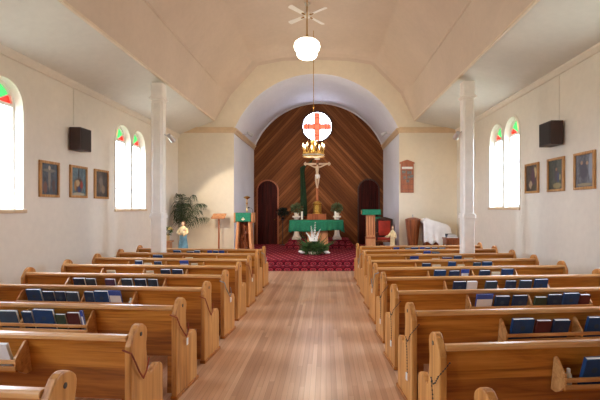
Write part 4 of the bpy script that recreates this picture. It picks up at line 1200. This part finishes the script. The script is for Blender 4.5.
def ambo():
    x, y, z = -2.46, 12.1, .27
    root = thing('ambo', 'light wood lectern with splayed posts left of the sanctuary', 'lectern', (x, y, z))
    for s in (-1, 1):
        MB().add([(s*.27, -.2, 0), (s*.20, -.2, 0), (s*.20, .2, 0), (s*.27, .2, 0), (s*.20, -.18, 1.10), (s*.13, -.18, 1.10), (s*.13, .18, 1.10), (s*.20, .18, 1.10)],
                 [(0, 3, 2, 1), (4, 5, 6, 7), (0, 1, 5, 4), (1, 2, 6, 5), (2, 3, 7, 6), (3, 0, 4, 7)]).build('side_post', 'light_wood', root, bevel=.006)
    MB().box(-.2, .2, .08, .12, .05, 1.06).build('back_board', 'brown_wood', root)
    m = MB()
    for i in range(5):
        zz = .25+i*.17
        m.tube([(.10*math.sin(i*2.2+t*.8), -.03, zz+t*.04) for t in range(6)], .022, 6)
    m.tube([(0, -.03, .05), (.03, -.03, .5), (-.02, -.03, 1.05)], .03, 8)
    m.build('carving', 'brown_wood', root, True)
    MB().box(-.24, .24, -.19, .19, 0, .05).build('base', 'light_wood', root, bevel=.006)
    m = MB().box(-.27, .27, -.21, .21, 1.08, 1.12); m.box(-.285, -.25, -.21, .21, 1.04, 1.34); m.box(.25, .285, -.21, .21, 1.04, 1.34)
    m.prism([(-.20, 1.11), (.2, 1.11), (.2, 1.22), (-.2, 1.32)], 0, -.25, .25)
    m.build('desk', 'light_wood', root, bevel=.008)
    c = MB()
    def fn(u, v):
        xx = -.23+.46*u
        if v < .5: return (xx, -.222-.006*math.sin(u*9), 1.07+(1.337-1.07)*v*2)
        t = (v-.5)*2; return (xx, -.222+.42*t, 1.337-.105*t)
    c.grid(fn, 16, 16)
    o = c.build('lectern_cloth', 'green_cloth', None, True, loc=(x, y, z), solid=.004)
    tag(o, 'green cloth with pale emblem on the left lectern', 'lectern cloth')
    m = MB().prism([(-.012, 1.11), (.012, 1.11), (.02, 1.14), (.055, 1.13), (.055, 1.16), (.015, 1.16), (.012, 1.20), (-.012, 1.20), (-.015, 1.16), (-.055, 1.16), (-.055, 1.13), (-.02, 1.12)], 1, -.240, -.233)
    m.build('emblem', 'cream_paper', o)
ambo()
def microphone():
    root = thing('microphone', 'black gooseneck microphone on the left lectern', 'microphone', (-2.21, 12.05, 1.612))
    MB().lathe([(.025, 0), (.02, .015), (.008, .02)], 12).build('base', 'black', root, True)
    MB().tube([(0, 0, .015), (.0, -.01, .08), (-.03, -.04, .13), (-.09, -.07, .15)], .006, 8).build('gooseneck', 'black', root, True)
    MB().ball((-.105, -.078, .152), (.03, .02, .02)).build('capsule', 'black', root, True)
microphone()
def brass_staff():
    root = thing('processional_staff', 'brass staff with flared top standing behind the left lectern', 'staff', (-2.47, 12.5, .27))
    MB().lathe([(.12, 0), (.12, .02), (.03, .05)], 20).build('base', 'brass', root, True)
    MB().lathe([(.012, .04), (.012, 1.35), (.025, 1.38), (.012, 1.42), (.012, 1.58), (.028, 1.62), (.012, 1.66), (.012, 1.74)], 14).build('pole', 'brass', root, True)
    MB().lathe([(.012, 1.74), (.03, 1.76), (.10, 1.80), (.105, 1.82), (.06, 1.84), (.02, 1.86)], 20).build('bowl', 'brass', root, True)
brass_staff()

# ------------------------------------------------------------------ right front
def right_lectern():
    x, y, z = 1.40, 12.6, .27
    root = thing('pillar_lectern', 'square wooden pillar lectern right of the sanctuary', 'lectern', (x, y, z))
    m = MB().box(-.17, .17, -.17, .17, 0, .16); m.build('base', 'light_wood', root, bevel=.012)
    m = MB().box(-.145, .145, -.145, .145, .16, .52); m.box(-.135, .135, -.135, .135, .58, 1.28); m.build('pillar', 'light_wood', root, bevel=.01)
    MB().box(-.155, .155, -.155, .155, .52, .58).build('collar', 'red_wood', root, bevel=.01)
    m = MB()
    for xx in (-.08, 0, .08): m.box(xx-.012, xx+.012, -.145, -.13, .64, 1.22)
    m.build('reeding', 'red_wood', root)
    MB().prism([(-.24, 1.28), (.24, 1.28), (.24, 1.40), (-.24, 1.425)], 0, -.28, .28).build('desk', 'light_wood', root, bevel=.008)
    def fn(u, v):
        xx = -.295+.59*u
        if v < .5: return (xx, -.262-.006*math.sin(u*11), 1.265+(1.432-1.265)*v*2)
        t = (v-.5)*2; return (xx, -.262+.51*t, 1.434-.024*t)
    o = MB().grid(fn, 16, 14).build('lectern_cloth', 'green_cloth', None, True, loc=(x, y, z), solid=.004)
    tag(o, 'plain green cloth on top of the right pillar lectern', 'lectern cloth')
right_lectern()

def armchair():
    x, y, z = 1.95, 13.35, .27
    root = thing('armchair', 'dark carved armchair with red upholstered back right of the altar', 'chair', (x, y, z), R(-8))
    for sx in (-1, 1):
        MB().box(sx*.25-.03, sx*.25+.03, -.25, -.19, 0, .62).build('leg', 'dark_wood', root, bevel=.008)
        MB().box(sx*.25-.03, sx*.25+.03, .19, .25, 0, 1.10).build('leg', 'dark_wood', root, bevel=.008)
        MB().box(sx*.25-.035, sx*.25+.035, -.27, .20, .62, .66).build('armrest', 'brown_wood', root, bevel=.01)
    MB().box(-.28, .28, -.26, .25, .36, .42).build('seat_frame', 'brown_wood', root, bevel=.008)
    MB().box(-.23, .23, -.24, .18, .42, .50).build('seat_cushion', 'red_fabric', root, bevel=.025)
    MB().box(-.20, .20, .165, .205, .55, 1.05).build('back_cushion', 'red_fabric', root, bevel=.012)
    m = MB().box(-.22, .22, .205, .235, .5, 1.06)
    m.prism([(-.28, 1.06), (.28, 1.06), (.26, 1.11), (.12, 1.15), (0, 1.18), (-.12, 1.15), (-.26, 1.11)], 1, .185, .24)
    m.build('back_frame', 'dark_wood', root, bevel=.008)
armchair()
def cloth_bit():
    # green cloth hanging over a small rail behind the lectern
    root = thing('side_table', 'dark little table behind the right lectern', 'table', (1.72, 13.98, .27))
    MB().box(-.16, .16, -.13, .13, 1.12, 1.16).build('top', 'dark_wood', root, bevel=.005)
    for sx in (-1, 1):
        for sy in (-1, 1): MB().box(sx*.13-.018, sx*.13+.018, sy*.1-.018, sy*.1+.018, 0, 1.12).build('leg', 'dark_wood', root)
    def fn(u, v):
        xx = -.19+.38*u
        if v < .3: return (xx, -.152-.006*math.sin(u*14), 1.02+.145*v/.3)
        if v > .7: return (xx, .146, 1.167-.1*(v-.7)/.3)
        return (xx, -.15+.296*(v-.3)/.4, 1.167)
    o = MB().grid(fn, 14, 14).build('folded_cloth', 'green_cloth', None, True, loc=(1.72, 13.98, .27), solid=.004)
    tag(o, 'small green cloth just right of the pillar lectern', 'cloth')
cloth_bit()
statue('small_statue', 'cream robed child statue with outstretched arm beside the right lectern', 'statue', (2.08, 12.5, .27), .95, 'robe_cream', 'robe_cream',
       [[(-.12, -.02, .72), (-.20, -.06, .64), (-.32, -.10, .62)], [(.12, -.02, .74), (.15, -.08, .62), (.09, -.15, .58)]], False, .68)

def font():
    root = thing('baptismal_font', 'tapered wooden baptismal font with a lid against the right front wall', 'font', (2.70, 12.45, 0))
    MB().lathe([(.18, 0), (.19, .05), (.14, .10), (.145, .45), (.165, .70), (.225, 1.25), (.235, 1.36), (.23, 1.38)], 8, rot=PI/8).build('bowl', 'brown_wood', root, bevel=.006)
    MB().lathe([(.24, 1.38), (.24, 1.40), (.16, 1.44), (.04, 1.46)], 8, rot=PI/8).build('lid', 'brown_wood', root, bevel=.004)
    MB().lathe([(.02, 1.455), (.03, 1.48), (.016, 1.50), (.028, 1.525), (.01, 1.55)], 14).build('knob', 'steel', root, True)
font()

def covered_organ():
    x0, x1, y0, y1 = 3.0, 3.72, 12.05, 12.6
    root = thing('reed_organ', 'brown wooden instrument mostly hidden under the white cloth', 'organ', ((x0+x1)/2, (y0+y1)/2, 0))
    MB().prism([(-.34, .62), (.34, .62), (.34, 1.15), (.1, 1.30), (-.26, 1.38), (-.34, 1.38)], 1, -.2, .2).build('case', 'brown_wood', root)
    for sx in (-1, 1):
        for sy in (-1, 1): MB().box(sx*.29-.03, sx*.29+.03, sy*.16-.03, sy*.16+.03, 0, .62).build('leg', 'dark_wood', root)
    MB().box(-.34, .34, -.2, .2, .56, .62).build('keybed', 'dark_wood', root)
    cx, cy = (x0+x1)/2, (y0+y1)/2
    def top(u):
        pts = [(0, 1.30), (.06, 1.43), (.16, 1.45), (.3, 1.40), (.6, 1.33), (.85, 1.26), (.95, 1.18), (1, .98)]
        for (a, b), (c, d) in zip(pts[:-1], pts[1:]):
            if u <= c: return b+(d-b)*(u-a)/(c-a)
        return pts[-1][1]
    def hem(u): return .70+.30*max(0, math.sin((u-.1)*5.0))*.25-.22*u+.05*math.sin(u*17)
    def fn(u, v):
        xx = -.42+.86*u
        tz = top(u); hz = min(hem(u), tz-.02)
        ds = .245
        fl = .022*math.sin(u*24+1)
        if v < .4:
            t = v/.4; return (xx+.02*math.sin(u*9)*(1-t), -ds-(.05+fl)*(1-t), hz+(tz-.02-hz)*t)
        if v < .6:
            t = (v-.4)/.2; return (xx, -ds+2*ds*t, tz-.02+.02*math.sin(PI*t))
        t = (v-.6)/.4; return (xx, ds+(.02)*t, tz-.02-(tz-.02-hz)*t)
    m = MB().grid(fn, 44, 30)
    o = m.build('dust_cloth', 'white_cloth', None, True, loc=(cx, cy, 0), solid=.005)
    tag(o, 'white cloth thrown over the instrument by the right front wall', 'cloth')
covered_organ()

def book_table():
    root = thing('side_table', 'small brown wooden table beside the right column', 'table', (3.63, 11.5, 0))
    MB().box(-.24, .24, -.2, .2, .86, .90).build('top', 'brown_wood', root, bevel=.006)
    MB().box(-.22, .22, -.18, .18, .70, .86).build('apron', 'brown_wood', root)
    for sx in (-1, 1):
        for sy in (-1, 1): MB().box(sx*.2-.02, sx*.2+.02, sy*.16-.02, sy*.16+.02, 0, .72).build('leg', 'brown_wood', root)
    zz = .901
    for i, (w, d, h, mt, nm) in enumerate(((.30, .22, .04, 'slate', 'bottom grey'), (.26, .20, .035, 'navy', 'middle navy'), (.22, .17, .03, 'black', 'topmost black'))):
        m = MB().box(-w/2, w/2, -d/2, d/2, 0, .003); m.box(-w/2, w/2, -d/2, d/2, h-.003, h); m.box(-w/2, -w/2+.003, -d/2, d/2, .003, h-.003)
        o = m.build('book', mt, None, loc=(3.60-.02*i, 11.48, zz), rz=R(8*i-6)); zz += h+.001
        MB().box(-w/2+.003, w/2-.006, -d/2+.005, d/2-.005, .003, h-.003).build('pages', 'paper', o)
        tag(o, '%s book in the stack on the small table by the right column' % nm, 'book', 'books stacked on the side table')
book_table()

# ------------------------------------------------------------------ camera, sky, exposure
cam = bpy.data.cameras.new('camera'); co = bpy.data.objects.new('camera', cam); col.objects.link(co)
co.location = (0, 0, 1.75); co.rotation_euler = (R(90), 0, 0)
cam.sensor_width = 36; cam.lens = 24; cam.shift_x = -26/600; cam.shift_y = 8/600
cam.clip_start = .05; cam.clip_end = 200
sc.camera = co

w = bpy.data.worlds.new('outdoors'); sc.world = w; w.use_nodes = True
wn = w.node_tree; bg = wn.nodes['Background']
tc = wn.nodes.new('ShaderNodeTexCoord'); sp = wn.nodes.new('ShaderNodeSeparateXYZ'); wn.links.new(tc.outputs['Generated'], sp.inputs[0])
mr = wn.nodes.new('ShaderNodeMapRange'); mr.inputs[1].default_value = -.06; mr.inputs[2].default_value = .0
wn.links.new(sp.outputs[2], mr.inputs[0])
mx = wn.nodes.new('ShaderNodeMixRGB'); mx.inputs[1].default_value = (.26, .28, .24, 1); mx.inputs[2].default_value = (.80, .91, 1.06, 1)
wn.links.new(mr.outputs[0], mx.inputs[0]); wn.links.new(mx.outputs[0], bg.inputs[0])
bg.inputs[1].default_value = 16.0

vs = sc.view_settings
vs.view_transform = 'Standard'; vs.look = 'None'; vs.gamma = 1; vs.use_curve_mapping = False
vs.exposure = 0.71
sc.cycles.max_bounces = 10; sc.cycles.diffuse_bounces = 6
sc.cycles.use_denoising = True
sc.cycles.sample_clamp_indirect = 6
